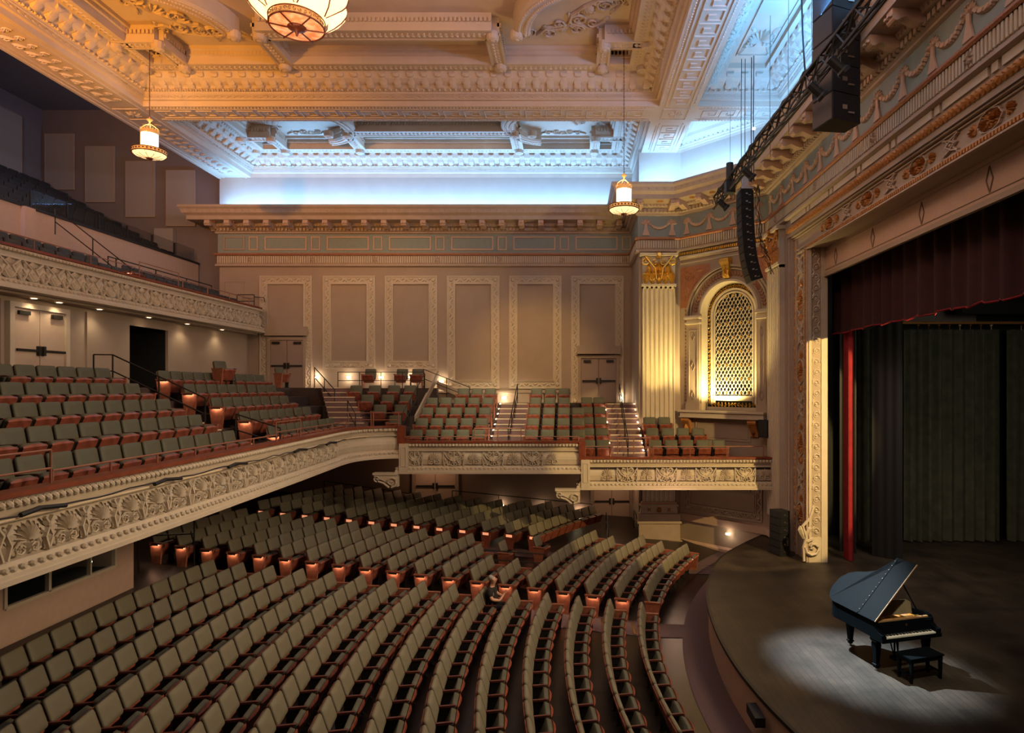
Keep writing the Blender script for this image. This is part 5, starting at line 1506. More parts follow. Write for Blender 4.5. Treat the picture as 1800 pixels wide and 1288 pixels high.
g = G(); g.tube([(11.8, 22.55, 8.93), (18.5, 22.55, 8.93)], .05, 6); g.box(11.8, 18.5, 22.5, 22.6, 8.88, 8.92)
ob('curtain_track', g, 'oldgold', label='long metal curtain track above the olive side drapes', cat='track')
g = G(); g.box(12.0, 15.2, 23.3, 23.4, 9.0, 9.75); g.box(12.1, 13.3, 23.25, 23.3, 9.0, 9.6); ob('wall_stage_upper', g, 'wall_grey', kind='structure')
g = G(); g.box(13.6, 18, 21.6, 22.0, 9.15, 9.6); ob('border_cloth', g, 'black', label='black border cloth hanging above the curtain track', cat='curtain')

# ================================================================ PIANO
PA_ = math.radians(15)
pn = empty('grand_piano', (6.02, 12.1, .95), PA_, 'black baby grand piano with its lid propped open in a pool of light', 'piano')
W_, L_ = 1.42, 1.62
def outline(off=0.0, y0=.0):
    P = [(off, y0), (off, L_ * .82)]
    P += [(off + .0 + .33 * (1 - math.cos(a)), L_ * .82 + (L_ * .18 - off) * math.sin(a)) for a in [PI / 2 * k / 6 for k in range(1, 7)]]
    P += [(.55, L_ - off - .03), (.72, L_ - .16 - off), (.82, L_ - .34 - off * .7), (.90, L_ - .56 - off * .5), (1.0, L_ - .74 - off * .5), (1.16, L_ - .9 - off), (1.32, L_ - 1.05 - off), (W_ - off, L_ - 1.22 - off), (W_ - off, y0)]
    return P
PO = outline(0, .26)
g = G(); inn = outline(.05, .26)
n = len(PO)
vs = [(x, y, .66) for x, y in PO] + [(x, y, 1.0) for x, y in PO] + [(x, y, 1.0) for x, y in inn] + [(x, y, .68) for x, y in inn]
g.add(vs, [(j * n + k, j * n + k + 1, (j + 1) * n + k + 1, (j + 1) * n + k) for j in range(3) for k in range(n - 1)] + [tuple(range(n))])
ob('rim', g, 'piano', pn, smooth=False)
for s, x0 in ((0, 0), (1, W_ - .09)):
    g = G(); g.prism([(.28, .66), (.28, 1.0), (.2, .99), (.15, .93), (.14, .86), (.06, .80), (-.04, .78), (-.04, .64), (.28, .62)], x0, x0 + .09, plane='yz'); ob('arm', g, 'piano', pn)
g = G(); g.box(.09, W_ - .09, -.04, .3, .64, .70); g.box(.0, W_, -.06, -.03, .63, .70); ob('key_bed', g, 'piano', pn)
g = G(); g.box(.08, W_ - .08, .10, .13, .72, .93); g.box(.05, W_ - .05, .13, .17, .9, .95); ob('fallboard', g, 'piano', pn)
g = G(); g.box(.09, .12, -.03, .12, .69, .75); g.box(W_ - .12, W_ - .09, -.03, .12, .69, .75); ob('cheek_block', g, 'piano', pn)
nk = 52; kw = (W_ - .24) / nk
wk = G(); wk.box(.0005, kw - .0012, -.035, .11, .70, .727); wk = meshof(wk, 'ivory', 'white_key')
bk = G(); bk.box(-.005, .005, .02, .11, .725, .742); bk = meshof(bk, 'black', 'black_key')
for k in range(nk):
    ob('white_key', wk, None, pn, loc=(.12 + k * kw, 0, 0))
    if k % 7 in (0, 2, 3, 5, 6) and k < nk - 1: ob('black_key', bk, None, pn, loc=(.12 + (k + 1) * kw, 0, 0))
g = G(); g.box(.05, W_ - .05, .2, L_ * .5, .86, .875); g.prism([(.06, .3), (.06, 1.35), (.3, 1.5), (.6, 1.45), (.85, .85), (1.3, .4), (1.36, .3)], .84, .87, plane='xy'); ob('iron_plate', g, 'oldgold', pn)
g = G()
for k in range(5): g.box(.12 + k * .27, .15 + k * .27, .22, .62, .87, .91)
g.box(.08, W_ - .08, .42, .46, .87, .9); ob('plate_strut', g, 'brass', pn)
g = G(); g.box(.07, W_ - .07, .19, .24, .93, .97); ob('music_shelf', g, 'pianow', pn)
g = G(); m = Matrix.Translation((.28, .42, .96)) @ Matrix.Rotation(-.28, 4, 'X')
g.prism([(0, 0), (.86, 0), (.88, .22), (.8, .27), (.43, .29), (.06, .27), (-.02, .22)], -.012, .012, m); ob('music_desk', g, 'desk', pn)
# lid: hinged along the bass side
ang = math.radians(46)
LM = Matrix.Translation((0, 0, 1.005)) @ Matrix.Rotation(-ang, 4, 'Y')
lid = outline(-.02, .62)
g = G(); g.prism(lid, 0, .022, LM, plane='xy'); ld = ob('lid', g, 'piano', pn)
g = G(); g.prism([(-.02, .12), (-.02, .60), (W_ + .02, .60), (W_ + .02, .12)], 0, .022, LM, plane='xy'); ob('front_lid', g, 'piano', pn)
g = G(); g.box(-.02, W_ + .02, .112, .12, 0, .022, LM); ob('lid_edge', g, 'pianow', pn)
g = G(); g.box(.0, W_, .585, .635, .022, .03, LM)
hn = ob('lid_hinge', g, 'piano', pn)
g = G()
for k in range(12): g.lathe([(.008, .03), (.006, .036), (0, .037)], 6, LM @ Matrix.Translation((.08 + k * .115, .61, 0)))
ob('hinge_screws', g, 'screw', hn)
tip = LM @ Vector((W_ * .78, .40, 0)); g = G(); g.tube([(W_ - .07, .52, 1.0), tuple(tip)], .014, 6); ob('prop_stick', g, 'piano', pn)
def leg(x, y, name='leg', c='piano'):
    g = G(); g.loft([[(x - a, y - a, z), (x + a, y - a, z), (x + a, y + a, z), (x - a, y + a, z)] for a, z in ((.075, .64), (.085, .6), (.06, .56), (.065, .5), (.04, .13), (.055, .12), (.055, .09), (.035, .085), (.04, .05))])
    l = ob('leg', g, 'piano', pn)
    g = G(); g.lathe([(0, 0), (.025, .0), (.03, .03), (.02, .05), (0, .05)], 8, Matrix.Translation((x, y, 0))); g.box(x - .045, x + .045, y - .045, y + .045, .088, .118); ob('caster', g, 'silver', l)
leg(.1, .22); leg(W_ - .12, .22); leg(.42, L_ - .26)
g = G(); g.tube([(.62, .5, .64), (.66, .36, .12)], .014, 5); g.tube([(.8, .5, .64), (.76, .36, .12)], .014, 5); g.box(.6, .82, .28, .42, .09, .15)
for k in range(2): g.box(.66 + k * .08, .69 + k * .08, .36, .38, .12, .64)
ly_ = ob('pedal_lyre', g, 'piano', pn)
for k in range(3):
    g = G(); g.box(.64 + k * .06, .665 + k * .06, .18, .3, .08, .09); ob('pedal', g, 'brass', ly_)
# maker's emblem: a small gilt lyre without words
g = G()
for e in (-1, 1): g.ribbon([(W_ / 2, .86), (W_ / 2 + e * .022, .875), (W_ / 2 + e * .014, .9), (W_ / 2 + e * .022, .915)], .006, .004)
g.ribbon([(W_ / 2, .855), (W_ / 2, .91)], .005, .004)
ob('gilt_emblem', g, 'brass', pn, loc=(0, .098, 0))
# bench
bn = empty('piano_bench', (6.42, 11.72, .95), math.radians(17), 'black wooden piano bench standing in front of the keyboard', 'bench')
g = G(); g.box(-.02, .78, -.02, .37, .455, .48); g.box(0, .76, 0, .35, .38, .455); ob('bench_top', g, 'piano', bn)
for x in (.03, .73):
    for y in (.03, .32):
        g = G(); g.loft([[(x - a, y - a, z), (x + a, y - a, z), (x + a, y + a, z), (x - a, y + a, z)] for a, z in ((.028, .40), (.026, .2), (.02, 0))]); ob('leg', g, 'piano', bn)
g = G(); g.box(.015, .045, .03, .32, .12, .15); g.box(.715, .745, .03, .32, .12, .15); g.box(.03, .73, .165, .185, .12, .15); ob('stretcher', g, 'piano', bn)

# ================================================================ LOUDSPEAKERS AND RIGGING
def cabinet(par, m, w, d, h, k):
    g = G(); g.add([(x, y, z) for x, y, z in ((-w / 2, 0, 0), (w / 2, 0, 0), (w * .36, d, 0), (-w * .36, d, 0), (-w / 2, 0, h), (w / 2, 0, h), (w * .36, d, h), (-w * .36, d, h))], [(0, 1, 2, 3), (4, 5, 6, 7), (0, 1, 5, 4), (1, 2, 6, 5), (2, 3, 7, 6), (3, 0, 4, 7)], m)
    c = ob('speaker_cabinet', g, 'spk', par)
    g = G(); g.box(-w / 2 + .02, w / 2 - .02, -.012, 0, .015, h - .015, m); ob('grille_front', g, 'black', c)
    g = G(); g.box(w * .42 - .02, w * .42 + .03, d * .35, d * .5, h * .42, h * .58, m); g.box(w * .39, w * .44, d * .55, d * .75, h * .3, h * .36, m); ob('handle_plate', g, 'silver', c)
# curved array: front faces the audience (-x)
ar = empty('line_array', (5.5, 20.4, 13.0), -PI / 2, 'curved black loudspeaker column hanging in front of the arched grille', 'loudspeaker')
z = 0; y = 0; tilt = -.02
m = Matrix.Identity(4)
for k in range(12):
    h = .252
    m = m @ Matrix.Translation((0, 0, -h))
    cabinet(ar, m.copy(), .62, .42, h - .01, k)
    m = m @ Matrix.Rotation(.012 + .010 * max(0, k - 4), 4, 'X')
g = G(); g.box(-.3, .3, 0, .4, .02, .1); g.box(-.04, .04, .1, .3, .1, .5); ob('flying_frame', g, 'silver', ar)
g = G(); rnd = random.Random(5)
for q in range(5):
    P = []; z = .1
    for k in range(13): P.append((.36 + rnd.uniform(-.02, .12) - .0, .44 + rnd.uniform(-.05, .12) + (.012 * max(0, k - 3) ** 1.7), z)); z -= .24
    g.tube(P, .009, 4)
ob('speaker_cable', g, 'black', ar)
# big central cluster
cl = empty('speaker_cluster', (5.62, 13.9, 12.45), RV + .25, 'tall black loudspeaker cluster hanging from the truss at the centre of the stage', 'loudspeaker')
for k in range(5): cabinet(cl, Matrix.Translation((0, 0, .62 * k)), .72, .78, .60, k)
g = G(); g.box(-.3, .3, .1, .6, 3.1, 3.2); ob('flying_frame', g, 'iron', cl)
sf = empty('side_fill_speaker', (6.85, 20.9, .95), RV + .3, 'stack of small black loudspeakers standing on the stage edge by the jamb', 'loudspeaker')
for k in range(6): cabinet(sf, Matrix.Translation((0, 0, .02 + .245 * k)), .62, .42, .235, k)
g = G(); g.box(-.36, .36, -.05, .5, 0, .02); ob('base_plate', g, 'iron', sf)
ws = empty('wall_speaker', (7.0, 23.35, 5.0), RV * .6, 'small black loudspeaker on a bracket below the carved window sill', 'loudspeaker')
p = at(1347, 753, 23.2)
ws.location = (p.x, p.y, p.z)
g = G(); g.box(-.22, .22, -.2, .15, -.33, .33); ob('cabinet', g, 'spk', ws); g = G(); g.box(-.2, .2, -.22, -.2, -.3, .3); ob('grille_front', g, 'black', ws); g = G(); g.box(.22, .5, -.02, .04, -.25, -.2); g.box(.22, .5, -.02, .04, .2, .25); g.box(.46, .5, -.2, .2, -.28, .28); ob('bracket', g, 'wall_grey', ws)
# truss
tz, tx = 13.05, 5.15
ts = empty('lighting_truss', (tx, 22.5, tz), label='long black lighting truss hanging along the front of the stage cornice', cat='truss')
for name, (dx_, dz_) in (('chord', (0, 0)), ('chord', (0, .42)), ('chord', (.26, .2))):
    g = G(); g.tube([(dx_, 0, dz_), (dx_, -16, dz_)], .035, 6); ob(name, g, 'black', ts)
g = G(); k = 0; y = 0
while y > -15.6:
    a, b = ((0, y, 0), (0, y - .4, .42)) if k % 2 else ((0, y, .42), (0, y - .4, 0))
    g.tube([a, b], .02, 4); g.tube([(a[0], a[1], a[2]), (.26, y - .4, .2)], .016, 4); y -= .4; k += 1
ob('lacing', g, 'black', ts)
g = G()
for q in range(4):
    P = []; y = .0; k = 0
    while y > -16: P.append((.02 + .05 * q + rnd.uniform(-.05, .05), y, .46 + rnd.uniform(-.06, .06) - (.1 * (q == 3)))); y -= .35
    g.tube(P, .022, 5)
ob('cable_loom', g, 'black', ts)
for i, (y, nm) in enumerate(((20.9, 'nearest the curved column'), (17.9, 'halfway along'), (12.9, 'beside the big cluster'), (11.9, 'beyond the big cluster'))):
    t = empty('stage_lamp', (tx - .05, y, tz - .12), label='black theatre spotlight clamped under the truss, %s' % nm, cat='spotlight')
    g = G(); m = Matrix.Rotation(.9, 4, 'X'); g.lathe([(.0, -.22), (.09, -.2), (.1, .1), (.13, .14), (.13, .2), (.12, .2), (0, .12)], 12, Matrix.Translation((0, 0, -.2)) @ Matrix.Rotation(2.3, 4, 'Y')); ob('lamp_body', g, 'spk', t)
    g = G(); g.tube([(0, -.14, -.2), (0, -.14, .0), (0, .14, .0), (0, .14, -.2)], .012, 4); g.tube([(0, 0, 0), (0, 0, .12)], .02, 5); ob('yoke', g, 'black', t)
# suspension cables
def cable(pxa, ya_, pxb, yb2, Y, r, desc):
    a = at(pxa, ya_, Y); b = at(pxb, yb2, Y)
    g = G(); g.tube([tuple(a), tuple((a + b) / 2 + Vector((0, .05, 0))), tuple(b)], r, 5)
    ob('suspension_cable', g, 'black', label=desc, cat='cable', group='black cables hanging from the blue ceiling to the truss')
for px, Y, r, d in ((1303.5, 20.6, .012, 'thick left cable of the pair above the curved column'), (1310, 20.6, .012, 'thin inner cable of the left pair above the curved column'), (1321, 20.5, .016, 'thick cable straight above the curved column'), (1325, 20.4, .016, 'second thick cable straight above the curved column'),
                    (1284, 22.3, .006, 'thin cable at the far end of the truss'), (1354, 18.2, .008, 'thin cable halfway along the truss'), (1386.5, 16.6, .007, 'thin cable left of the thick curved one'), (1428, 14.6, .007, 'thin cable left of the big cluster')):
    zt_ = ZC + .95; yt = CY - F * (zt_ - CZ) / Y; yb3 = CY - F * (tz + .3 - CZ) / Y
    cable(px, yt, px, yb3, Y, r, d)
g = G(); g.tube([tuple(at(1408, -40, 15.5)), tuple(at(1411, 60, 15.5)), tuple(at(1417, 155, 15.5))], .022, 6)
ob('suspension_cable', g, 'black', label='thick slack cable hanging down beside the big cluster', cat='cable', group='black cables hanging from the blue ceiling to the truss')
g = G(); g.tube([(tx + .05, 20.4, 13.95), (tx + .05, 20.4, 13.4)], .12, 8); g.box(tx - .1, tx + .2, 20.25, 20.55, 12.95, 13.35); ob('chain_hoist', g, 'black', label='black chain hoist bag between the truss and the curved column', cat='hoist')

# ================================================================ ACOUSTIC PANELS
for i, (xa_, ya_, yb2, w_) in enumerate(((80, 236, 333, 'highest of the four stepping down'), (151, 258, 355, 'second of the four stepping down'), (222, 284, 381, 'third of the four stepping down'), (293, 300, 397, 'lowest of the four, above the cornice end'))):
    a = at(xa_, yb2, 29.93); b = at(xa_ + 50, ya_, 29.93)
    t = empty('acoustic_panel', (a.x, 29.97, a.z), label='pale acoustic panel on the dark side wall, %s' % w_, cat='panel')
    g = G(); g.box(0, b.x - a.x, -.06, 0, 0, b.z - a.z); ob('panel_board', g, 'panel', t)
    g = G(); frame(g, -.02, b.x - a.x + .02, -.02, b.z - a.z + .02, .04, .08); ob('edge_trim', g, 'wall', t)
t = empty('acoustic_panel', (-25.55, 27.0, 14.2), PI / 2, label='wide pale acoustic panel on the balcony rear wall', cat='panel')
g = G(); g.box(0, 1.7, -.08, 0, 0, 4.9); ob('panel_board', g, 'panel', t); g = G(); frame(g, -.02, 1.72, -.02, 4.92, .04, .1); ob('edge_trim', g, 'wall', t)
p = at(292, 425, 29.9)
g = G(); g.box(p.x - .45, p.x + .45, 29.7, 29.95, p.z - .7, p.z + .6); ob('wall_cabinet', g, 'panel', label='pale box on the side wall below the lowest acoustic panel', cat='cabinet')

# ================================================================ RAILS
def railing(name, label, m, bars, posts, r=.022, cat='railing', grp=None):
    t = empty(name, tuple(bars[0][0]), label=label, cat=cat, group=grp); o0 = Vector(bars[0][0])
    for b in bars:
        g = G(); g.tube([Vector(p) - o0 for p in b], r, 6); ob('rail_bar', g, m, t)
    for a, b in posts:
        g = G(); g.tube([Vector(a) - o0, Vector(b) - o0], r, 6); ob('post', g, m, t)
    return t
zc_ = 5.18
def front_rail(y0, y1, x, h, mid, n, label, z0=zc_):
    bars = [[(x, y0, z0 + h), (x, y1, z0 + h)]] + ([[(x, y0, z0 + h * .45), (x, y1, z0 + h * .45)]] if mid else [])
    railing('front_railing', label, 'rail', bars, [((x, y0 + (y1 - y0) * k / n, z0), (x, y0 + (y1 - y0) * k / n, z0 + h)) for k in range(n + 1)], .018)
front_rail(5.5, 8.95, -7.52, .48, 1, 1, 'tall two-bar copper rail on the mezzanine edge at the left, ending before the low rail')
front_rail(9.1, 16.0, -7.62, .16, 0, 6, 'long low copper rail along the mezzanine edge below the long seat block')
front_rail(16.15, 17.6, -7.7, .48, 1, 1, 'tall two-bar copper rail guarding the foot of the mezzanine aisle steps')
front_rail(17.75, 21.6, -7.85, .2, 0, 3, 'low copper rail along the mezzanine edge right of the aisle steps')
def xrail(x0, x1, y, z, h, mid, n, label, m='rail'):
    bars = [[(x0, y, z + h), (x1, y, z + h)]] + ([[(x0, y, z + h * .45), (x1, y, z + h * .45)]] if mid else [])
    railing('front_railing', label, m, bars, [((x0 + (x1 - x0) * k / n, y, z), (x0 + (x1 - x0) * k / n, y, z + h)) for k in range(n + 1)], .018)
xrail(-8.2, -6.35, 22.75, 5.18, .46, 1, 2, 'two-bar copper rail on the mezzanine corner above the scroll bracket')
xrail(-6.1, -3.65, 22.66, 4.62, .16, 0, 3, 'low copper rail on the upper box edge, left half')
xrail(-3.55, -1.85, 22.66, 4.62, .46, 1, 2, 'tall copper rail at the foot of the upper box stairs')
xrail(-1.7, .25, 22.66, 4.62, .16, 0, 3, 'low copper rail on the upper box edge, right half')
xrail(.5, 1.5, 22.66, 4.04, .38, 0, 1, 'low copper rail on the lower box edge before the narrow seat block')
xrail(1.68, 2.85, 22.66, 4.04, .7, 1, 2, 'tall copper rail at the foot of the lower box stairs')
xrail(2.98, 7.0, 22.66, 4.04, .38, 0, 3, 'long low copper rail before the stage-side box seats')
def hrail(label, p0, p1, z0, z1, h=.85, n=2, m='iron', lead=None):
    a, b = Vector((*p0, z0)), Vector((*p1, z1)); up = Vector((0, 0, h)); md_ = Vector((0, 0, h * .5)); L = [tuple(a + up), tuple(b + up)]; L2 = [tuple(a + md_), tuple(b + md_)]
    if lead:
        q = Vector((lead[0], lead[1], z0)); L = [tuple(q + up)] + L; L2 = [tuple(q + md_)] + L2
    posts = [(tuple(a.lerp(b, k / n)), tuple(a.lerp(b, k / n) + up)) for k in range(n + 1)]
    if lead: posts.append((tuple(q), tuple(q + up)))
    railing('handrail', label, m, [L, L2], posts, .02, cat='handrail')
hrail('long black handrail beside the upper mezzanine aisle steps', (-12.4, 16.75), (-9.9, 16.75), 6.57, 5.4, .88, 2, lead=(-12.8, 16.6))
hrail('short black handrail beside the lower mezzanine aisle steps', (-9.1, 16.8), (-7.9, 16.8), 5.0, 4.62, .85, 1)
hrail('black handrail down the upper part of the corner stairs', (-11.2, 27.0), (-9.9, 25.9), 6.57, 5.6, .88, 2)
hrail('black handrail down the lower part of the corner stairs', (-9.0, 24.9), (-8.3, 23.8), 5.2, 4.7, .85, 1)
hrail('black double handrail sloping down behind the corner platform', (-6.9, 28.9), (-4.7, 28.6), 6.55, 5.7, .88, 2, lead=(-7.2, 28.9))
hrail('black handrail in the middle of the upper box stairs', (-2.45, 28.0), (-2.45, 23.9), 5.86, 4.1, .88, 3)
hrail('black handrail in the middle of the lower box stairs', (2.15, 28.0), (2.15, 23.7), 5.86, 3.7, .88, 3)
hrail('black handrail between the corner block and the upper box', (-6.4, 27.0), (-6.3, 23.0), 6.3, 4.7, .88, 3)
railing('platform_railing', 'black two-bar rail around the corner platform with loose seats', 'iron', [[(-10.2, 27.05, 7.25), (-6.45, 27.05, 7.25)], [(-10.2, 27.05, 6.88), (-6.45, 27.05, 6.88)]], [((-10.2 + .94 * k, 27.05, 6.5), (-10.2 + .94 * k, 27.05, 7.25)) for k in range(5)], .018)
# upper balcony
railing('front_railing', 'thin copper rail along the balcony edge, left length', 'rail', [[(-14.75, 8, 10.62), (-14.72, 20.9, 10.62)]], [((-14.74, 9 + 2.0 * k, 10.3), (-14.74, 9 + 2.0 * k, 10.62)) for k in range(6)], .016)
railing('front_railing', 'tall copper rail on the balcony edge at the gap in the seats', 'rail', [[(-14.72, 21.1, 10.85), (-14.7, 23.2, 10.85)], [(-14.72, 21.1, 10.55), (-14.7, 23.2, 10.55)]], [((-14.71, y, 10.3), (-14.71, y, 10.85)) for y in (21.1, 23.2)], .016)
railing('front_railing', 'thin copper rail along the balcony edge, right length', 'rail', [[(-14.7, 23.4, 10.62), (-14.65, 28.4, 10.62)]], [((-14.68, 23.4 + 1.6 * k, 10.3), (-14.68, 23.4 + 1.6 * k, 10.62)) for k in range(4)], .016)
railing('platform_railing', 'tall dark two-bar railing at the back of the balcony seats', 'iron', [[(-16.9, 22.6, 11.35), (-16.9, 29.1, 11.35)], [(-16.9, 22.6, 10.95), (-16.9, 29.1, 10.95)]], [((-16.9, y, 10.4), (-16.9, y, 11.35)) for y in (22.6, 23.0, 25.2, 27.2, 29.1)], .022)
hrail('black handrail rising from the balcony front rows to the rear rake', (-18.0, 21.6), (-15.6, 21.9), 11.9, 9.9, .9, 2)
railing('balcony_end_rail', 'small curved dark rail at the far end of the balcony edge', 'iron', [[(-15.6, 28.9, 10.9), (-14.8, 28.9, 10.9)], [(-15.6, 28.9, 10.6), (-14.8, 28.9, 10.6)], [(-14.8, 28.9, 10.8), (-14.4, 29.0, 10.78), (-14.45, 29.2, 10.6)]], [((-15.6, 28.9, 10.3), (-15.6, 28.9, 10.9)), ((-14.8, 28.9, 10.3), (-14.8, 28.9, 10.9))], .02)
# stalls rails
for (a, b, lab) in (((570, 845), (727, 868), 'left length'), ((795, 862), (1040, 886), 'right length')):
    A_, B_ = at(*a, 28.5), at(*b, 28.5); d = Vector((0, 0, -.5))
    railing('side_railing', 'dark two-bar rail along the ramp by the side wall, %s' % lab, 'iron', [[A_, B_], [A_ + d, B_ + d]], [(A_.lerp(B_, k / 3), A_.lerp(B_, k / 3) + Vector((0, 0, -.95))) for k in range(4)], .022)
railing('platform_railing', 'low black rail around the wheelchair space among the stalls', 'iron', [[(-2.9, 20.7, 1.15), (-.9, 20.35, 1.1)], [(-2.9, 20.7, .85), (-.9, 20.35, .8)]], [((-2.9, 20.7, .35), (-2.9, 20.7, 1.15)), ((-1.9, 20.52, .35), (-1.9, 20.52, 1.12)), ((-.9, 20.35, .35), (-.9, 20.35, 1.1))], .02)
railing('platform_railing', 'black two-bar rail beside the sound booth ramp', 'iron', [[(-12.3, 17.6, 2.75), (-10.9, 17.9, 2.75)], [(-12.3, 17.6, 2.35), (-10.9, 17.9, 2.35)]], [((-12.3, 17.6, 1.3), (-12.3, 17.6, 2.75)), ((-10.9, 17.9, 1.3), (-10.9, 17.9, 2.75))], .02)
for i, (x, y) in enumerate(((1.5, 26.2), (2.75, 26.6))):
    railing('handrail', 'small black handrail on the steps below the side exit, %s' % ('left one' if i == 0 else 'right one'), 'iron', [[(x, y - .9, .75), (x, y, 1.15), (x, y + .8, 1.15)], [(x, y - .9, .4), (x, y, .75), (x, y + .8, .75)]], [((x, y - .9, 0), (x, y - .9, .75)), ((x, y + .8, .1), (x, y + .8, 1.15))], .022, cat='handrail')

# ================================================================ SMALL LIGHTS
sl = G(); sl.box(-.09, .09, -.03, 0, -.03, .03)
def steplight(p, lab, rz=0, e=4, col=(1, .78, .5)):
    t = empty('step_light', p, rz, lab, 'light')
    g = G(); frame(g, -.11, .11, -.05, .05, .02, .035); ob('lamp_frame', g, 'silver', t)
    g = G(); g.box(-.09, .09, -.02, 0, -.03, .03); ob('lamp', g, 'bulb', t)
    l = bpy.data.lights.new('step_light_lamp', 'POINT'); l.energy = e; l.color = col; l.shadow_soft_size = .05
    o = bpy.data.objects.new('step_light_lamp', l); o.location = Vector(p) + Matrix.Rotation(rz, 3, 'Z') @ Vector((0, -.12, 0)); C.objects.link(o)
for px, py, lab, e in ((558, 663, 'at the top of the corner stairs', 14), (613, 663, 'below the first framed panel over the platform', 14), (670, 663, 'between the loose seats of the corner platform', 14), (722, 663, 'behind the pair of loose seats', 14), (776, 671, 'under the sloping double handrail', 14), (886, 699, 'above the upper box stairs', 14), (1091, 699, 'above the lower box stairs', 14),
                       (882, 888, 'low on the stalls wall, leftmost of three', 8), (953, 892, 'low on the stalls wall, middle of three', 8), (1017, 899, 'low on the stalls wall beside the exit', 10)):
    steplight(at(px, py, YF - .04), 'small glowing step light on the side wall, ' + lab, 0, e)
tt = 2.3 - .55; q = Vector((XA + math.cos(ANG) * 2.35, YP + math.sin(ANG) * 2.35, .78))
steplight(tuple(q + Vector((-.1, -.1, 0))), 'small glowing step light in the wall base beside the stage edge', ANG, 5)
for k, (px, Y) in enumerate(((51, 17.3), (95, 18.15), (166, 19.7), (256, 22.0), (328, 24.2), (387, 26.6))):
    x = (px - CX) / F * Y
    t = empty('downlight', (-15.0, Y, 9.055), label='small round downlight under the balcony edge, %s from the left' % ORD[k], cat='light', group='downlights under the balcony')
    lathe_ob('lamp_ring', [(.11, .0), (.11, -.015), (.08, -.015)], 14, 'silver', t, cap=False); lathe_ob('lamp', [(.08, -.008), (0, -.012)], 14, 'stepled', t)
    l = bpy.data.lights.new('downlight_lamp', 'SPOT'); l.energy = 22; l.color = (1, .78, .45); l.spot_size = 2.2; l.spot_blend = .8; l.shadow_soft_size = .06
    o = bpy.data.objects.new('downlight_lamp', l); o.location = (-14.95, Y, 8.98); C.objects.link(o)
# stair glow: strips under the nosings beside the two box stairs and the corner stairs
for (x, z0_, y0_, y1_, z1_) in ((-3.2, 4.06, 23.7, 28.1, 5.86), (-1.76, 4.06, 23.7, 28.1, 5.86), (2.79, 3.66, 23.5, 28.1, 5.86), (1.5, 3.66, 23.5, 28.1, 5.86)):
    t = empty('stair_strip_light', (x, y0_, z0_), label='warm light strip along the stairs, %s' % {-3.2: 'the left of the upper box', -1.76: 'the right of the upper box', 2.79: 'the right of the lower box', 1.5: 'the left of the lower box'}[x], cat='light')
    n = 9
    g = G()
    for k in range(n):
        ya_ = (y1_ - y0_) * k / n; z = (z1_ - z0_) * (k + 1) / n; g.box(-.012, .012, ya_ - .02, ya_ + .4, z - .03, z + .0)
    ob('strip', g, 'stepled', t)
# exit-side sign plates
p = at(1308, 0, 24)
# star light inside the booth
t = empty('booth_lamp', (-12.3, 15.85, 2.1), PI / 2, label='tiny brilliant lamp behind the sound booth window', cat='light')
lathe_ob('bulb', [(0, -.035), (.03, -.02), (.035, .02), (0, .04)], 10, 'bulb', t); g = G(); g.tube([(0, 0, .04), (0, 0, .8)], .01, 5); ob('flex', g, 'black', t)
for i, (px, py) in enumerate(((1330, 226), (1357, 226))):
    p = at(px - 5, py, 21.5); t = empty('cove_spotlight', tuple(p), label='tiny bright spotlight on the blue cove wall, %s of two' % ('left' if i == 0 else 'right'), cat='light')
    lathe_ob('lamp', [(0, -.05), (.05, -.03), (.05, .03), (0, .04)], 10, 'cbulb', t); g = G(); g.box(-.03, .03, .0, .12, -.03, .03); ob('lamp_arm', g, 'silver', t)

# ================================================================ THE PERSON IN THE AISLE SEAT
def skin(name, verts, edges, m, par, sub=2):
    me = bpy.data.meshes.new(name); me.from_pydata([v[:3] for v in verts], edges, [])
    o = bpy.data.objects.new(name, me); o.parent = par; C.objects.link(o)
    md_ = o.modifiers.new('skin', 'SKIN')
    for i, v in enumerate(verts): me.skin_vertices[0].data[i].radius = (v[3], v[4] if len(v) > 4 else v[3])
    me.skin_vertices[0].data[0].use_root = True
    s = o.modifiers.new('sub', 'SUBSURF'); s.levels = sub; s.render_levels = sub
    me.materials.append(M[m]); md_.use_smooth_shade = True
    return o
x, y, z, a = PERSON_SEAT
ps = empty('person', (x, y, z), a, 'grey-haired person in a dark t-shirt sitting with hands raised together in an aisle seat', 'person')
# local +x forwards, y to the person's left, z up; seat top .44
V = [(.18, 0, .52, .13, .15), (.16, 0, .72, .12, .15), (.17, 0, .92, .12, .17), (.19, 0, 1.03, .06, .065), (.215, 0, 1.10, .055, .06), (.235, 0, 1.18, .09, .095), (.235, 0, 1.27, .09, .09)]
Ed = [(0, 1), (1, 2), (2, 3), (3, 4), (4, 5), (5, 6)]
for s in (-1, 1):
    b = len(V)
    V += [(.18, s * .19, .96, .06, .06), (.25, s * .25, .76, .052, .052), (.44, s * .17, .72, .040, .040), (.52, s * .05, .84, .028, .022), (.54, s * .03, .88, .022, .035)]
    Ed += [(2, b), (b, b + 1), (b + 1, b + 2), (b + 2, b + 3), (b + 3, b + 4)]
    b = len(V)
    V += [(.25, s * .1, .50, .085, .085), (.60, s * .13, .52, .062, .062), (.62, s * .13, .25, .048, .048), (.60, s * .13, .06, .036, .036), (.72, s * .14, .03, .035, .03)]
    Ed += [(0, b), (b, b + 1), (b + 1, b + 2), (b + 2, b + 3), (b + 3, b + 4)]
body = skin('body', V, Ed, 'skin', ps)
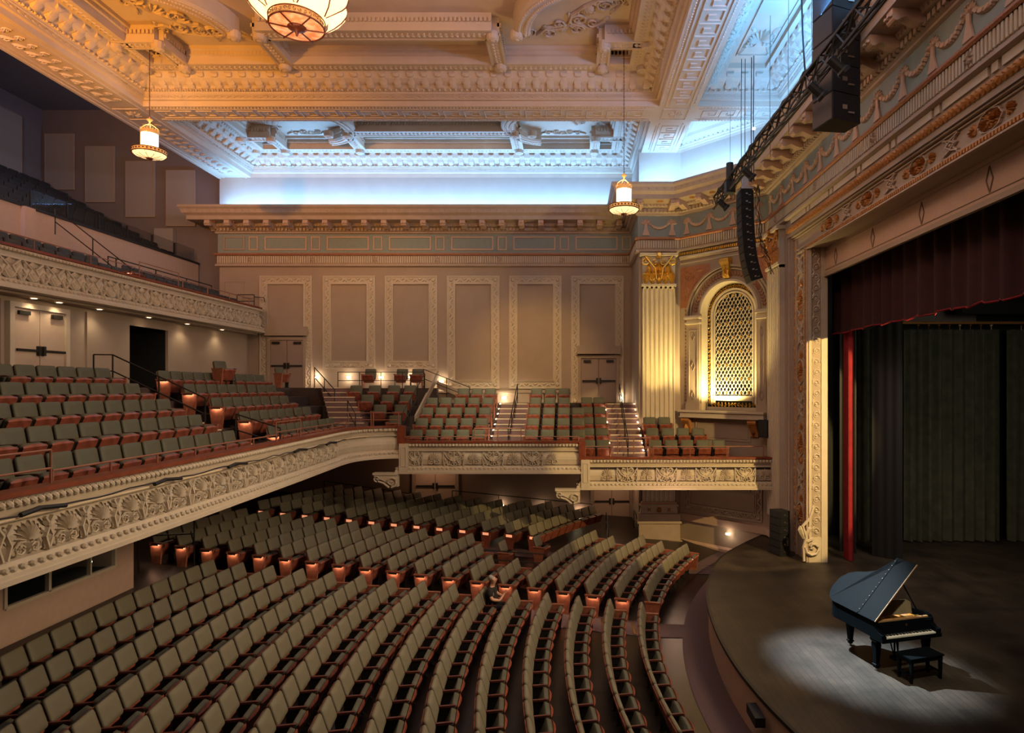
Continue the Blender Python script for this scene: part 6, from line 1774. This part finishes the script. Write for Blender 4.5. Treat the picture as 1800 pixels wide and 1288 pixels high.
for s in (-1, 1):
    for k in range(4):
        L = (.055, .062, .06, .048)[k]; bz = .86 + .018 * k
        skin('finger', [(.535, s * .022, bz, .009), (.535 + L * .7, s * .012, bz + .02 + .006 * k, .008), (.54 + L, -s * .004, bz + .035, .007)], [(0, 1), (1, 2)], 'skin', body, 1)
    skin('thumb', [(.51, s * .03, .87, .010), (.52, s * .01, .91, .009), (.54, s * .0, .935, .008)], [(0, 1), (1, 2)], 'skin', body, 1)
skin('t_shirt', [(.175, 0, .50, .16, .19), (.16, 0, .72, .155, .2), (.17, 0, .92, .15, .21), (.19, 0, 1.02, .09, .10), (.18, -.2, .94, .095, .095), (.24, -.25, .80, .078, .078), (.18, .2, .94, .095, .095), (.24, .25, .80, .078, .078)], [(0, 1), (1, 2), (2, 3), (2, 4), (4, 5), (2, 6), (6, 7)], 'shirt', ps)
skin('trousers', [(.18, 0, .48, .14, .165), (.26, -.1, .5, .1, .1), (.61, -.13, .52, .075, .075), (.63, -.13, .25, .06, .06), (.61, -.13, .1, .052, .052), (.26, .1, .5, .1, .1), (.61, .13, .52, .075, .075), (.63, .13, .25, .06, .06), (.61, .13, .1, .052, .052)], [(0, 1), (1, 2), (2, 3), (3, 4), (0, 5), (5, 6), (6, 7), (7, 8)], 'trous', ps)
skin('hair', [(.20, 0, 1.30, .088, .1), (.165, 0, 1.24, .085, .1), (.155, 0, 1.15, .06, .085)], [(0, 1), (1, 2)], 'hair', ps)
g = G(); g.lathe([(0, -.03), (.012, -.02), (.016, 0), (0, .02)], 6, Matrix.Translation((.325, 0, 1.225)))
ob('nose', g, 'skin', ps, smooth=True)
for s in (-1, 1):
    g = G(); g.lathe([(0, -.012), (.012, 0), (0, .012)], 6, Matrix.Translation((.305, s * .032, 1.25))); ob('eye', g, 'black', ps)
    g = G(); g.lathe([(0, -.03), (.016, -.01), (.018, .01), (0, .03)], 6, Matrix.Translation((.23, s * .092, 1.23))); ob('ear', g, 'skin', ps)
g = G(); g.tube([(.315, -.025, 1.175), (.322, 0, 1.172), (.315, .025, 1.175)], .006, 4); ob('mouth', g, 'wood', ps)
g = G()
for s in (-1, 1): g.loft([[(x0, s * .14 + yy, zz) for yy, zz in ((-.045, 0), (.045, 0), (.04, .05), (-.04, .05))] for x0 in (.54, .78)])
ob('shoes', g, 'black', ps)
